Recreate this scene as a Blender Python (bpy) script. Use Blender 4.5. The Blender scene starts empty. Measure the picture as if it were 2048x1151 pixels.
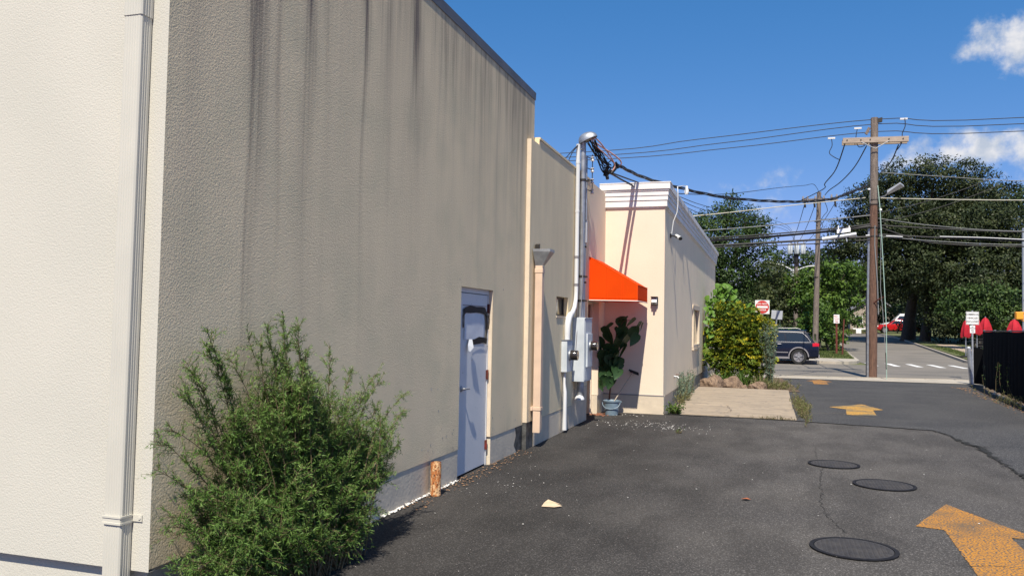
import bpy, bmesh, math, random
import numpy as np
from mathutils import Vector, Matrix
random.seed(7); rng = np.random.default_rng(7)
S = bpy.context.scene
COL = S.collection
R = math.radians

# ---------------------------------------------------------------- camera
CAM = Vector((0, 0, 1.65))
yaw, pitch, roll = R(-17.70493735), R(2.5169888), R(1.05312034)
fwd = Vector((math.sin(yaw)*math.cos(pitch), math.cos(yaw)*math.cos(pitch), math.sin(pitch)))
right = Vector((math.cos(yaw), -math.sin(yaw), 0)); up = right.cross(fwd)
r2 = right*math.cos(roll) + up*math.sin(roll); u2 = -right*math.sin(roll) + up*math.cos(roll)
cd = bpy.data.cameras.new('camera'); cam = bpy.data.objects.new('camera', cd); COL.objects.link(cam)
cd.sensor_width = 36; cd.lens = 1622.06/2048*36; cd.clip_start = 0.05; cd.clip_end = 3000
cam.matrix_world = Matrix(((r2.x, u2.x, -fwd.x, CAM.x), (r2.y, u2.y, -fwd.y, CAM.y), (r2.z, u2.z, -fwd.z, CAM.z), (0, 0, 0, 1)))
S.camera = cam
# ---------------------------------------------------------------- sun and sky
SUN_TO = Vector((-0.15, 1.0, -1.38)).normalized()      # direction the light travels
SUN_EL = math.asin(-SUN_TO.z); SUN_AZ = math.atan2(-SUN_TO.x, -SUN_TO.y)
sd = bpy.data.lights.new('sun', 'SUN'); sd.energy = 5.0; sd.angle = R(0.5); sd.color = (1.0, 0.925, 0.80)
so = bpy.data.objects.new('sun', sd); COL.objects.link(so)
so.rotation_euler = SUN_TO.to_track_quat('-Z', 'Y').to_euler()
W = bpy.data.worlds.new('World'); S.world = W; W.use_nodes = True
SKY_STRENGTH = 0.15
S.view_settings.view_transform = 'Standard'; S.view_settings.look = 'None'
S.view_settings.exposure = 0.42; S.view_settings.gamma = 1.0; S.view_settings.use_curve_mapping = False
S.cycles.max_bounces = 8; S.cycles.transparent_max_bounces = 12

def make_world():
    nt = W.node_tree; N = nt.nodes; Lk = nt.links
    N.clear()
    out = N.new('ShaderNodeOutputWorld'); bg = N.new('ShaderNodeBackground'); bg.inputs[1].default_value = SKY_STRENGTH
    sky = N.new('ShaderNodeTexSky'); sky.sky_type = 'NISHITA'; sky.sun_disc = False
    sky.sun_elevation = SUN_EL; sky.sun_rotation = SUN_AZ; sky.air_density = 0.7; sky.dust_density = 0.0; sky.ozone_density = 8.0; sky.altitude = 0
    def M(op, a, b=None, c=None):
        n = N.new('ShaderNodeMath'); n.operation = op
        for i, v in enumerate((a, b, c)):
            if v is None: continue
            if isinstance(v, (int, float)): n.inputs[i].default_value = v
            else: Lk.new(v, n.inputs[i])
        return n.outputs[0]
    tc = N.new('ShaderNodeTexCoord'); sep = N.new('ShaderNodeSeparateXYZ'); Lk.new(tc.outputs['Generated'], sep.inputs[0])
    az = M('ARCTAN2', sep.outputs[0], sep.outputs[1]); el = M('ARCSINE', sep.outputs[2])
    nz = N.new('ShaderNodeTexNoise'); nz.inputs['Scale'].default_value = 26; nz.inputs['Detail'].default_value = 8; nz.inputs['Roughness'].default_value = 0.6
    Lk.new(tc.outputs['Generated'], nz.inputs['Vector'])
    nz2 = N.new('ShaderNodeTexNoise'); nz2.inputs['Scale'].default_value = 60; nz2.inputs['Detail'].default_value = 7
    Lk.new(tc.outputs['Generated'], nz2.inputs['Vector'])
    # cumulus banks all round the sky: (azimuth, elevation, half width, half height, weight) in degrees
    banks = [(14.6, 17.2, 2.9, 1.7, 1.0), (12.4, 10.9, 4.6, 1.15, 1.0), (9.6, 10.6, 2.6, 0.75, 0.95), (16.5, 10.6, 3.4, 1.5, 1.0), (0.9, 7.0, 5.0, 1.3, 0.22), (-1.5, 9.6, 3.0, 0.35, 0.12),
             (45, 16, 9, 3.0, 1.0), (80, 24, 12, 4, 1.0), (118, 14, 14, 3, 1.0), (-62, 15, 10, 3, 1.0), (-100, 22, 12, 4, 1.0),
             (-140, 30, 14, 5, 1.0), (160, 20, 12, 3, 1.0), (60, 50, 12, 5, 0.9), (-120, 55, 14, 6, 0.9)]
    tot = None
    for a, e, w, h, k in banks:
        dx = M('DIVIDE', M('SUBTRACT', az, R(a)), R(w)); dy = M('DIVIDE', M('SUBTRACT', el, R(e)), R(h))
        d = M('SQRT', M('ADD', M('MULTIPLY', dx, dx), M('MULTIPLY', dy, dy)))
        m = M('MULTIPLY', M('SUBTRACT', 1.35, d), k)
        tot = m if tot is None else M('MAXIMUM', tot, m)
    nn = M('MULTIPLY', M('SUBTRACT', nz.outputs[0], 0.5), 3.6)
    den = M('ADD', tot, nn)
    mr = N.new('ShaderNodeMapRange'); mr.interpolation_type = 'SMOOTHSTEP'; mr.inputs['From Min'].default_value = 0.15; mr.inputs['From Max'].default_value = 1.25; mr.inputs['To Max'].default_value = 0.93
    Lk.new(den, mr.inputs['Value'])
    fac = M('MULTIPLY', mr.outputs[0], M('MINIMUM', M('MAXIMUM', M('MULTIPLY', M('ADD', tot, 0.5), 1.3), 0.0), 1.0))
    mx0 = N.new('ShaderNodeMix'); mx0.data_type = 'RGBA'
    mx0.inputs['A'].default_value = (2.7, 3.0, 3.5, 1); mx0.inputs['B'].default_value = (4.3, 4.25, 4.3, 1)
    mr2 = N.new('ShaderNodeMapRange'); mr2.inputs['From Min'].default_value = 0.35; mr2.inputs['From Max'].default_value = 0.62
    Lk.new(nz2.outputs[0], mr2.inputs['Value']); Lk.new(mr2.outputs[0], mx0.inputs['Factor'])
    # flatter, clearer late-summer gradient than the default atmosphere
    sc_ = N.new('ShaderNodeSeparateColor'); Lk.new(sky.outputs[0], sc_.inputs[0]); cc_ = N.new('ShaderNodeCombineColor')
    for i, (g_, k_) in enumerate(((1.38, 0.50), (0.70, 0.855), (0.60, 1.34))): Lk.new(M('MULTIPLY', M('POWER', sc_.outputs[i], g_), k_), cc_.inputs[i])
    mx = N.new('ShaderNodeMix'); mx.data_type = 'RGBA'
    Lk.new(fac, mx.inputs['Factor']); Lk.new(cc_.outputs[0], mx.inputs['A']); Lk.new(mx0.outputs['Result'], mx.inputs['B'])
    Lk.new(mx.outputs['Result'], bg.inputs[0]); Lk.new(bg.outputs[0], out.inputs[0])
make_world()

# ---------------------------------------------------------------- materials
MATS = {}
def mat(name, col, rough=0.7, metal=0.0, col2=None, ns=5.0, nmin=0.35, nmax=0.65, bump=0.0, bs=50.0, bdist=0.01,
        spec=0.4, transl=0.0, stretch=None, col3=None, ns3=30.0, t3=(0.6, 0.7), emit=None, tint=None, attr=None, attrcol=None, detail=6, bump2=None, coat=0.0):
    if name in MATS: return MATS[name]
    m = bpy.data.materials.new(name); m.use_nodes = True; MATS[name] = m
    nt = m.node_tree; N = nt.nodes; Lk = nt.links; b = N['Principled BSDF']; out = N['Material Output']
    b.inputs['Roughness'].default_value = rough; b.inputs['Metallic'].default_value = metal
    b.inputs['Specular IOR Level'].default_value = spec; b.inputs['Coat Weight'].default_value = coat
    c4 = lambda c: (c[0], c[1], c[2], 1)
    tc = N.new('ShaderNodeTexCoord'); vec = tc.outputs['Object']
    if stretch:
        mp = N.new('ShaderNodeMapping'); mp.inputs['Scale'].default_value = stretch; Lk.new(vec, mp.inputs[0]); svec = mp.outputs[0]
    else: svec = vec
    cur = None
    def mix(fac, a, bb):
        n = N.new('ShaderNodeMix'); n.data_type = 'RGBA'; Lk.new(fac, n.inputs['Factor'])
        if a is None: n.inputs['A'].default_value = c4(col)
        elif isinstance(a, tuple): n.inputs['A'].default_value = c4(a)
        else: Lk.new(a, n.inputs['A'])
        if isinstance(bb, tuple): n.inputs['B'].default_value = c4(bb)
        else: Lk.new(bb, n.inputs['B'])
        return n.outputs['Result']
    def noise(sc, v, lo, hi, det=detail):
        n = N.new('ShaderNodeTexNoise'); n.inputs['Scale'].default_value = sc; n.inputs['Detail'].default_value = det; Lk.new(v, n.inputs['Vector'])
        r = N.new('ShaderNodeMapRange'); r.inputs['From Min'].default_value = lo; r.inputs['From Max'].default_value = hi; Lk.new(n.outputs[0], r.inputs['Value'])
        return r.outputs[0]
    if tint:                      # tint = list of colours along the 'tint' attribute
        at = N.new('ShaderNodeAttribute'); at.attribute_name = 'tint'
        cr = N.new('ShaderNodeValToRGB'); els = cr.color_ramp.elements
        for i, c in enumerate(tint):
            p = i/(len(tint)-1)
            if i < 2: e = els[i]; e.position = p
            else: e = els.new(p)
            e.color = c4(c)
        # restore order when >2
        Lk.new(at.outputs['Fac'], cr.inputs[0]); cur = cr.outputs[0]
    if col2: cur = mix(noise(ns, svec, nmin, nmax), cur, col2)
    if col3: cur = mix(noise(ns3, vec, t3[0], t3[1], 3), cur, col3)
    if attr:
        at = N.new('ShaderNodeAttribute'); at.attribute_name = attr
        mm = N.new('ShaderNodeMath'); mm.operation = 'MULTIPLY'; Lk.new(at.outputs['Fac'], mm.inputs[0])
        mpa = N.new('ShaderNodeMapping'); mpa.inputs['Scale'].default_value = (1, 38, 1.1); Lk.new(vec, mpa.inputs[0]); nn = noise(1.0, mpa.outputs[0], 0.3, 0.65, 5); m2 = N.new('ShaderNodeMath'); m2.operation = 'ADD'; m2.inputs[1].default_value = 0.5; Lk.new(nn, m2.inputs[0]); Lk.new(m2.outputs[0], mm.inputs[1]); mm.use_clamp = True
        cur = mix(mm.outputs[0], cur, attrcol)
    if cur is None: b.inputs['Base Color'].default_value = c4(col)
    else: Lk.new(cur, b.inputs['Base Color'])
    if bump:
        n = N.new('ShaderNodeTexNoise'); n.inputs['Scale'].default_value = bs; n.inputs['Detail'].default_value = 3; Lk.new(vec, n.inputs['Vector'])
        h = n.outputs[0]
        if bump2:
            n2 = N.new('ShaderNodeTexNoise'); n2.inputs['Scale'].default_value = bump2[0]; n2.inputs['Detail'].default_value = 2; Lk.new(vec, n2.inputs['Vector'])
            ma = N.new('ShaderNodeMath'); ma.operation = 'MULTIPLY_ADD'; ma.inputs[1].default_value = bump2[1]; Lk.new(n2.outputs[0], ma.inputs[0]); Lk.new(h, ma.inputs[2]); h = ma.outputs[0]
        bp = N.new('ShaderNodeBump'); bp.inputs['Strength'].default_value = bump; bp.inputs['Distance'].default_value = bdist
        Lk.new(h, bp.inputs['Height']); Lk.new(bp.outputs[0], b.inputs['Normal'])
    if transl > 0:
        tr = N.new('ShaderNodeBsdfTranslucent'); ms = N.new('ShaderNodeMixShader'); ms.inputs[0].default_value = transl
        if cur is None: tr.inputs[0].default_value = c4(col)
        else: Lk.new(cur, tr.inputs[0])
        Lk.new(b.outputs[0], ms.inputs[1]); Lk.new(tr.outputs[0], ms.inputs[2]); Lk.new(ms.outputs[0], out.inputs[0])
    return m

STUC = dict(rough=0.92, spec=0.2, bump=0.8, bs=95, bdist=0.006, bump2=(230, 0.4))
m_front = mat('cream stucco front', (0.575, 0.55, 0.475), col2=(0.54, 0.52, 0.45), ns=1.2, rough=0.92, spec=0.2, bump=0.5, bs=95, bdist=0.005, bump2=(230, 0.4))
m_wallA = mat('weathered grey stucco', (0.84, 0.695, 0.46), col2=(0.76, 0.63, 0.425), ns=1.0, col3=(0.70, 0.60, 0.40), ns3=2.3, t3=(0.46, 0.80), nmin=0.3, nmax=0.7, stretch=(1, 3, 0.5), attr='stain', attrcol=(0.20, 0.165, 0.135), **STUC)
m_wallB = mat('taupe stucco', (0.80, 0.665, 0.44), col2=(0.72, 0.60, 0.40), ns=1.6, stretch=(1, 3, 0.5), rough=0.92, spec=0.2, bump=0.8, bs=70, bdist=0.006)
m_cream = mat('cream painted trim', (0.66, 0.55, 0.41), rough=0.8, col2=(0.60, 0.50, 0.38), ns=8, bump=0.4, bs=80, bdist=0.004)
m_beige = mat('peach beige stucco', (0.78, 0.655, 0.51), col2=(0.74, 0.62, 0.48), ns=1.5, rough=0.9, spec=0.2, bump=0.55, bs=85, bdist=0.005)
m_sidew = mat('brightened side stucco', (0.90, 0.765, 0.56), col2=(0.85, 0.72, 0.53), ns=1.5, rough=0.9, spec=0.2, bump=0.55, bs=85, bdist=0.005)  # front paint lightened; extra light on the grazing side put into colour
m_plinth = mat('painted grey plinth', (0.66, 0.575, 0.44), rough=0.85, col2=(0.55, 0.485, 0.38), ns=4, col3=(0.20, 0.19, 0.18), ns3=2.6, t3=(0.60, 0.80), bump=0.5, bs=30, bdist=0.006)
m_plinthB = mat('beige plinth', (0.66, 0.56, 0.42), rough=0.85, col2=(0.57, 0.485, 0.37), ns=5, bump=0.4, bs=30, bdist=0.006)
m_tar = mat('black tar patch', (0.03, 0.03, 0.03), rough=0.8, col2=(0.10, 0.10, 0.095), ns=9, bump=0.5, bs=30)
m_flash = mat('brown roof flashing', (0.16, 0.15, 0.145), rough=0.5, col2=(0.12, 0.11, 0.11), ns=3, metal=0.2)
m_white = mat('white painted cornice', (0.80, 0.78, 0.75), rough=0.6, col2=(0.72, 0.70, 0.67), ns=4, bump=0.15, bs=40, bdist=0.004)
m_spout = mat('ivory enamel downspout', (0.58, 0.555, 0.475), rough=0.5, col2=(0.53, 0.51, 0.44), ns=2.5, spec=0.5)
m_peachpipe = mat('peach enamel downspout', (0.66, 0.49, 0.36), rough=0.5, col2=(0.58, 0.43, 0.32), ns=5)
m_door = mat('blue grey door paint', (0.68, 0.69, 0.70), rough=0.5, col2=(0.62, 0.635, 0.65), ns=3, col3=(0.15, 0.14, 0.13), ns3=26, t3=(0.70, 0.76))
m_galv = mat('galvanised steel', (0.42, 0.44, 0.46), rough=0.45, metal=0.7, col2=(0.30, 0.31, 0.33), ns=12)
m_pvc = mat('white pvc', (0.60, 0.605, 0.60), rough=0.5, col2=(0.60, 0.61, 0.62), ns=6)
m_box = mat('pale grey enclosure', (0.56, 0.60, 0.63), rough=0.5, col2=(0.43, 0.47, 0.50), ns=3, col3=(0.2, 0.2, 0.2), ns3=40, t3=(0.74, 0.78))
m_black = mat('black rubber', (0.012, 0.012, 0.013), rough=0.55)
m_cable = mat('black cable', (0.02, 0.02, 0.022), rough=0.6)
m_cableg = mat('grey cable', (0.20, 0.21, 0.21), rough=0.6)
m_cabley = mat('pale yellow cable guard', (0.50, 0.48, 0.38), rough=0.6)
m_copper = mat('pinkish copper conductor', (0.62, 0.34, 0.27), rough=0.5, metal=0.1)
m_dark = mat('dark bronze metal', (0.04, 0.035, 0.03), rough=0.5, metal=0.3)
m_glassdk = mat('dark glass', (0.015, 0.02, 0.028), rough=0.08, spec=0.6)
m_meterglass = mat('meter glass', (0.03, 0.025, 0.022), rough=0.12, spec=0.7)
m_porc = mat('porcelain', (0.62, 0.60, 0.58), rough=0.3)
m_rust = mat('peeling orange rust', (0.42, 0.15, 0.045), rough=0.9, col2=(0.66, 0.42, 0.22), ns=38, nmin=.45, nmax=.55, stretch=(1,1,.45), col3=(0.12, 0.045, 0.02), ns3=70, t3=(0.56, 0.62), bump=0.8, bs=60)
m_rustd = mat('dark rust', (0.16, 0.035, 0.025), rough=0.9, col2=(0.09, 0.03, 0.02), ns=20)
m_awn = mat('orange awning vinyl', (0.90, 0.085, 0.004), rough=0.75, spec=0.08, col2=(0.84, 0.075, 0.004), ns=2, transl=0.3)
m_piping = mat('white piping', (0.75, 0.70, 0.62), rough=0.6)
m_tape = mat('black tape', (0.012, 0.012, 0.013), rough=0.6, spec=.25)
m_paper = mat('pale taped card', (0.68, 0.70, 0.74), rough=0.6, col2=(0.6, 0.63, 0.68), ns=7)
m_bucket = mat('blue grey bucket plastic', (0.20, 0.27, 0.33), rough=0.45, col2=(0.15, 0.21, 0.26), ns=9)
m_wood = mat('bare mop handle', (0.40, 0.34, 0.26), rough=0.7)
m_asph = mat('aged asphalt', (0.057, 0.053, 0.050), rough=0.93, spec=0.25, col2=(0.076, 0.070, 0.064), ns=0.55, nmin=0.4, nmax=0.62, col3=(0.20, 0.185, 0.175), ns3=85, t3=(0.52, 0.70), bump=0.9, bs=150, bdist=0.006, bump2=(45, 0.5))
m_asph2 = mat('patched asphalt', (0.044, 0.044, 0.046), rough=0.93, spec=0.25, col2=(0.060, 0.059, 0.059), ns=0.8, nmin=0.4, nmax=0.62, col3=(0.26, 0.25, 0.25), ns3=60, t3=(0.56, 0.72), bump=0.9, bs=140, bdist=0.006)
m_seal = mat('dark sealed asphalt', (0.030, 0.028, 0.031), rough=0.9, spec=0.25, col2=(0.048, 0.044, 0.044), ns=0.9, nmin=0.4, nmax=0.65, col3=(0.20, 0.19, 0.18), ns3=130, t3=(0.63, 0.77), bump=0.9, bs=150, bdist=0.006, bump2=(45, 0.5))
m_road = mat('street asphalt', (0.165, 0.15, 0.13), rough=0.9, spec=0.25, col2=(0.20, 0.18, 0.155), ns=0.35, nmin=0.4, nmax=0.6, col3=(0.25, 0.24, 0.23), ns3=60, t3=(0.62, 0.78), bump=0.5, bs=90)
m_conc = mat('tan concrete slab', (0.36, 0.29, 0.215), rough=0.92, col2=(0.29, 0.235, 0.175), ns=1.4, nmin=0.38, nmax=0.64, col3=(0.19, 0.165, 0.14), ns3=9, t3=(0.57, 0.74), bump=0.5, bs=60, bdist=0.005, stretch=(1, 2.2, 1))
m_side = mat('grey concrete pavement', (0.44, 0.39, 0.32), rough=0.92, col2=(0.36, 0.32, 0.26), ns=1.3, bump=0.4, bs=60, col3=(0.17, 0.16, 0.145), ns3=7, t3=(0.6, 0.72))
m_yellow = mat('worn yellow road paint', (0.50, 0.215, 0.022), rough=0.85, col2=(0.24, 0.13, 0.045), ns=2.2, nmin=.46, nmax=.66, col3=(0.085, 0.078, 0.07), ns3=60, t3=(0.47, 0.58), bump=0.8, bs=150, bdist=0.004)
m_zebra = mat('white road paint', (0.75, 0.74, 0.71), rough=0.85, col2=(0.6, 0.59, 0.57), ns=4)
m_iron = mat('cast iron cover', (0.040, 0.039, 0.043), rough=0.85, metal=0.0, col2=(0.062, 0.058, 0.058), ns=8, bump=0.8, bs=60)
m_ironr = mat('dark iron rim', (0.012, 0.013, 0.017), rough=0.9, spec=.2, col2=(0.022, 0.022, 0.026), ns=20, bump=0.5, bs=90)
m_crack = mat('asphalt crack fill', (0.012, 0.012, 0.012), rough=1.0, col2=(0.03, 0.03, 0.028), ns=30)
m_pole = mat('weathered pole wood', (0.17, 0.095, 0.065), rough=0.9, col2=(0.09, 0.05, 0.036), ns=6, stretch=(6, 6, 0.6), bump=0.9, bs=25, bdist=0.02)
m_poleg = mat('grey pole wood', (0.22, 0.18, 0.15), rough=0.9, col2=(0.12, 0.095, 0.08), ns=6, stretch=(6, 6, 0.6), bump=0.9, bs=25, bdist=0.02)
m_arm = mat('pale crossarm wood', (0.42, 0.34, 0.27), rough=0.9, col2=(0.30, 0.24, 0.19), ns=6, stretch=(0.6, 6, 6))
m_screen = mat('black privacy mesh', (0.007, 0.007, 0.008), rough=1.0, spec=0.05, col2=(0.011, 0.011, 0.012), ns=30, stretch=(1, 1, 8))
m_soil = mat('leaf littered soil', (0.10, 0.068, 0.045), rough=1.0, col2=(0.16, 0.11, 0.075), ns=6, bump=1, bs=25, bdist=0.03)
m_rock = mat('brown striated rock', (0.26, 0.18, 0.12), rough=0.9, col2=(0.11, 0.075, 0.055), ns=5, stretch=(6, 1.5, 2.0), bump=1, bs=10, bdist=0.05)
m_turf = mat('grass ground', (0.085, 0.11, 0.035), rough=1.0, col2=(0.13, 0.13, 0.05), ns=3)
m_bark = mat('dark bark', (0.055, 0.045, 0.036), rough=0.95, col2=(0.09, 0.075, 0.06), ns=5, stretch=(4, 4, 0.8), bump=1, bs=12, bdist=0.04)
m_stem = mat('green brown stem', (0.13, 0.10, 0.05), rough=0.8)
m_signw = mat('white sign face', (0.78, 0.78, 0.76), rough=0.5)
m_signback = mat('bare aluminium sign back', (0.50, 0.52, 0.54), rough=0.5, metal=0.3, col2=(0.44, 0.46, 0.48), ns=4)
m_red = mat('traffic red', (0.50, 0.035, 0.03), rough=0.5)
m_blacktxt = mat('black lettering', (0.02, 0.02, 0.02), rough=0.6)
m_umb = mat('red umbrella canvas', (0.58, 0.02, 0.04), rough=0.8, transl=0.2, col2=(0.44, 0.015, 0.03), ns=4)
m_yel = mat('signal yellow', (0.80, 0.33, 0.03), rough=0.5)
m_navy = mat('navy car paint', (0.003, 0.006, 0.018), rough=0.25, metal=0.0, spec=0.35, coat=0.12)
m_redcar = mat('red car paint', (0.42, 0.012, 0.014), rough=0.2, coat=0.8)
m_whitecar = mat('white car paint', (0.75, 0.75, 0.75), rough=0.25, coat=0.6)
m_chrome = mat('chrome trim', (0.36, 0.36, 0.38), rough=0.5, metal=0.6)
m_greytrim = mat('grey trim', (0.22, 0.21, 0.22), rough=0.5)
m_tyre = mat('tyre', (0.018, 0.018, 0.018), rough=0.85)
m_carglass = mat('tinted car glass', (0.02, 0.025, 0.032), rough=0.06, spec=0.8)
m_lens = mat('red tail lens', (0.55, 0.01, 0.03), rough=0.2)
m_roofsh = mat('grey shingle', (0.14, 0.14, 0.15), rough=0.9, col2=(0.2, 0.2, 0.21), ns=5)
m_siding = mat('taupe siding', (0.34, 0.28, 0.23), rough=0.8)
m_card = mat('pale cardboard', (0.62, 0.48, 0.33), rough=0.85, col2=(0.52, 0.4, 0.27), ns=12)
m_chip = mat('white paint chip', (0.72, 0.70, 0.66), rough=0.8)
LEAF = dict(rough=0.55, spec=0.3)
m_lbush = mat('mugwort leaf', (0, 0, 0), tint=[(0.021, 0.050, 0.009), (0.052, 0.118, 0.020), (0.12, 0.215, 0.042), (0.25, 0.35, 0.095)], transl=0.2, **LEAF)  # darkest tints lowered to put the bush's inner shade into leaf colour
m_ltree = mat('dark tree leaf', (0, 0, 0), tint=[(0.014, 0.024, 0.010), (0.029, 0.044, 0.015), (0.056, 0.072, 0.023), (0.10, 0.115, 0.04)], transl=0.22, **LEAF)
m_ltree2 = mat('mid green tree leaf', (0, 0, 0), tint=[(0.016, 0.036, 0.010), (0.034, 0.065, 0.016), (0.06, 0.105, 0.024), (0.10, 0.15, 0.04)], transl=0.25, **LEAF)
m_lbright = mat('bright green leaf', (0, 0, 0), tint=[(0.03, 0.06, 0.010), (0.06, 0.12, 0.018), (0.12, 0.20, 0.03), (0.19, 0.27, 0.05)], transl=0.3, **LEAF)
m_lgold = mat('golden tipped leaf', (0, 0, 0), tint=[(0.035, 0.065, 0.012), (0.12, 0.19, 0.022), (0.38, 0.38, 0.03), (0.78, 0.60, 0.04)], transl=0.25, **LEAF)
m_lblue = mat('blue green weed leaf', (0, 0, 0), tint=[(0.06, 0.10, 0.07), (0.10, 0.16, 0.11), (0.16, 0.22, 0.15), (0.24, 0.28, 0.18)], transl=0.2, **LEAF)
m_lgrass = mat('grass blade', (0, 0, 0), tint=[(0.05, 0.085, 0.02), (0.09, 0.13, 0.03), (0.14, 0.16, 0.05), (0.26, 0.22, 0.11)], transl=0.3, **LEAF)
m_paul = mat('large heart leaf', (0.030, 0.075, 0.026), rough=0.5, spec=0.35, col2=(0.045, 0.10, 0.035), ns=9, transl=0.22)
m_vine = mat('light vine leaf', (0.16, 0.30, 0.04), rough=0.5, spec=0.35, col2=(0.08, 0.17, 0.03), ns=9, transl=0.3)
m_dirt = mat('grey verge dirt', (0.20, 0.17, 0.13), rough=1, col2=(0.13, 0.11, 0.08), ns=5)

# ---------------------------------------------------------------- mesh helpers
class MB:
    def __init__(s): s.v = []; s.f = []
    def add(s, vs, fs):
        o = len(s.v); s.v += [tuple(v) for v in vs]; s.f += [tuple(i+o for i in f) for f in fs]; return s
    def box(s, x0, x1, y0, y1, z0, z1):
        return s.add([(x0,y0,z0),(x1,y0,z0),(x1,y1,z0),(x0,y1,z0),(x0,y0,z1),(x1,y0,z1),(x1,y1,z1),(x0,y1,z1)],
                     [(0,3,2,1),(4,5,6,7),(0,1,5,4),(1,2,6,5),(2,3,7,6),(3,0,4,7)])
    def obox(s, c, ax, ay, az):           # oriented box, half-vectors
        c, ax, ay, az = map(Vector, (c, ax, ay, az))
        vs = [c+ax*i+ay*j+az*k for k in (-1,1) for j in (-1,1) for i in (-1,1)]
        return s.add(vs, [(0,2,3,1),(4,5,7,6),(0,1,5,4),(2,6,7,3),(0,4,6,2),(1,3,7,5)])
    def cyl(s, p0, p1, r0, r1=None, n=12, caps=True):
        r1 = r0 if r1 is None else r1
        return s.tube([p0, p1], [r0, r1], n, caps)
    def tube(s, pts, r, n=8, caps=True):
        pts = [Vector(p) for p in pts]
        if not isinstance(r, (list, tuple)): r = [r]*len(pts)
        vs = []; fs = []; prev = None
        for i, p in enumerate(pts):
            t = (pts[min(i+1, len(pts)-1)] - pts[max(i-1, 0)]).normalized()
            if prev is None:
                a = Vector((0,0,1)) if abs(t.z) < 0.9 else Vector((1,0,0))
                u = t.cross(a).normalized()
            else:
                u = (prev - t*prev.dot(t)).normalized()
            prev = u; w = t.cross(u)
            for k in range(n):
                a = 2*math.pi*k/n
                vs.append(p + (u*math.cos(a) + w*math.sin(a))*r[i])
        for i in range(len(pts)-1):
            for k in range(n):
                fs.append((i*n+k, i*n+(k+1) % n, (i+1)*n+(k+1) % n, (i+1)*n+k))
        if caps:
            fs.append(tuple(range(n-1, -1, -1))); o = (len(pts)-1)*n; fs.append(tuple(range(o, o+n)))
        return s.add(vs, fs)
    def prism(s, poly, ax, a0, a1):       # poly: 2D pts; ax: extrusion axis
        def P(a, q):
            if ax == 'x': return (a, q[0], q[1])
            if ax == 'y': return (q[0], a, q[1])
            return (q[0], q[1], a)
        n = len(poly); vs = [P(a0, q) for q in poly] + [P(a1, q) for q in poly]
        fs = [tuple(range(n-1, -1, -1)), tuple(range(n, 2*n))] + [(i, (i+1) % n, n+(i+1) % n, n+i) for i in range(n)]
        return s.add(vs, fs)
    def poly(s, pts): return s.add(pts, [tuple(range(len(pts)))])
    def lathe(s, prof, c, n=20, axis='z', caps=True):   # prof: (r, h)
        vs = []; c = Vector(c)
        for r, h in prof:
            for k in range(n):
                a = 2*math.pi*k/n; x, y = r*math.cos(a), r*math.sin(a)
                vs.append(c + (Vector((x,y,h)) if axis == 'z' else Vector((h,x,y)) if axis == 'x' else Vector((x,h,y))))
        fs = []
        for i in range(len(prof)-1):
            for k in range(n): fs.append((i*n+k, i*n+(k+1)%n, (i+1)*n+(k+1)%n, (i+1)*n+k))
        if caps and prof[0][0] > 1e-5: fs.append(tuple(range(n-1,-1,-1)))
        if caps and prof[-1][0] > 1e-5: fs.append(tuple(range((len(prof)-1)*n, len(prof)*n)))
        return s.add(vs, fs)
    def build(s, name, m, parent=None, smooth=False, bevel=0.0, fix=True):
        me = bpy.data.meshes.new(name)
        o0 = root_loc(parent)
        me.from_pydata([(x-o0[0], y-o0[1], z-o0[2]) for x, y, z in s.v], [], s.f)
        if fix:
            bm = bmesh.new(); bm.from_mesh(me); bmesh.ops.recalc_face_normals(bm, faces=bm.faces); bm.to_mesh(me); bm.free()
        if smooth:
            me.polygons.foreach_set('use_smooth', [True]*len(me.polygons))
            me.set_sharp_from_angle(angle=R(40))
        me.materials.append(m)
        o = bpy.data.objects.new(name, me); COL.objects.link(o)
        if parent: o.parent = parent
        if bevel:
            b = o.modifiers.new('bevel', 'BEVEL'); b.width = bevel; b.segments = 2; b.limit_method = 'ANGLE'
        return o
def root_loc(p):
    if p is None: return (0, 0, 0)
    while p.parent: p = p.parent
    return tuple(p.location) if p.type == 'EMPTY' else (0, 0, 0)
def thing(name, loc, label, cat, group=None):
    o = bpy.data.objects.new(name, None); COL.objects.link(o); o.location = loc; o.empty_display_size = 0.2
    return tag(o, label, cat, group)
def tag(o, label, cat, group=None, kind=None):
    if label: o['label'] = label
    if cat: o['category'] = cat
    if group: o['group'] = group
    if kind: o['kind'] = kind
    return o
def struct(o): o['kind'] = 'structure'; return o
def stuff(o): o['kind'] = 'stuff'; return o
def children(o): return [c for c in bpy.data.objects if c.parent == o]
def copy_tree(o, parent=None):
    c = o.copy(); COL.objects.link(c); c.parent = parent
    for ch in children(o): copy_tree(ch, c)
    return c

def npmesh(name, V, F, m, parent=None, tint=None, smooth=False):
    V = np.asarray(V, dtype=np.float32).reshape(-1, 3); F = np.asarray(F, dtype=np.int32); k = F.shape[1]
    o0 = root_loc(parent); V = V - np.array(o0, dtype=np.float32)
    me = bpy.data.meshes.new(name); me.vertices.add(len(V)); me.vertices.foreach_set('co', V.ravel())
    me.loops.add(F.size); me.loops.foreach_set('vertex_index', F.ravel())
    me.polygons.add(len(F)); me.polygons.foreach_set('loop_start', np.arange(0, F.size, k, dtype=np.int32))
    me.update(calc_edges=True)
    if smooth: me.polygons.foreach_set('use_smooth', np.ones(len(F), bool))
    if tint is not None:
        a = me.attributes.new('tint', 'FLOAT', 'FACE'); a.data.foreach_set('value', np.asarray(tint, dtype=np.float32))
    me.materials.append(m)
    o = bpy.data.objects.new(name, me); COL.objects.link(o)
    if parent: o.parent = parent
    return o
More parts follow.
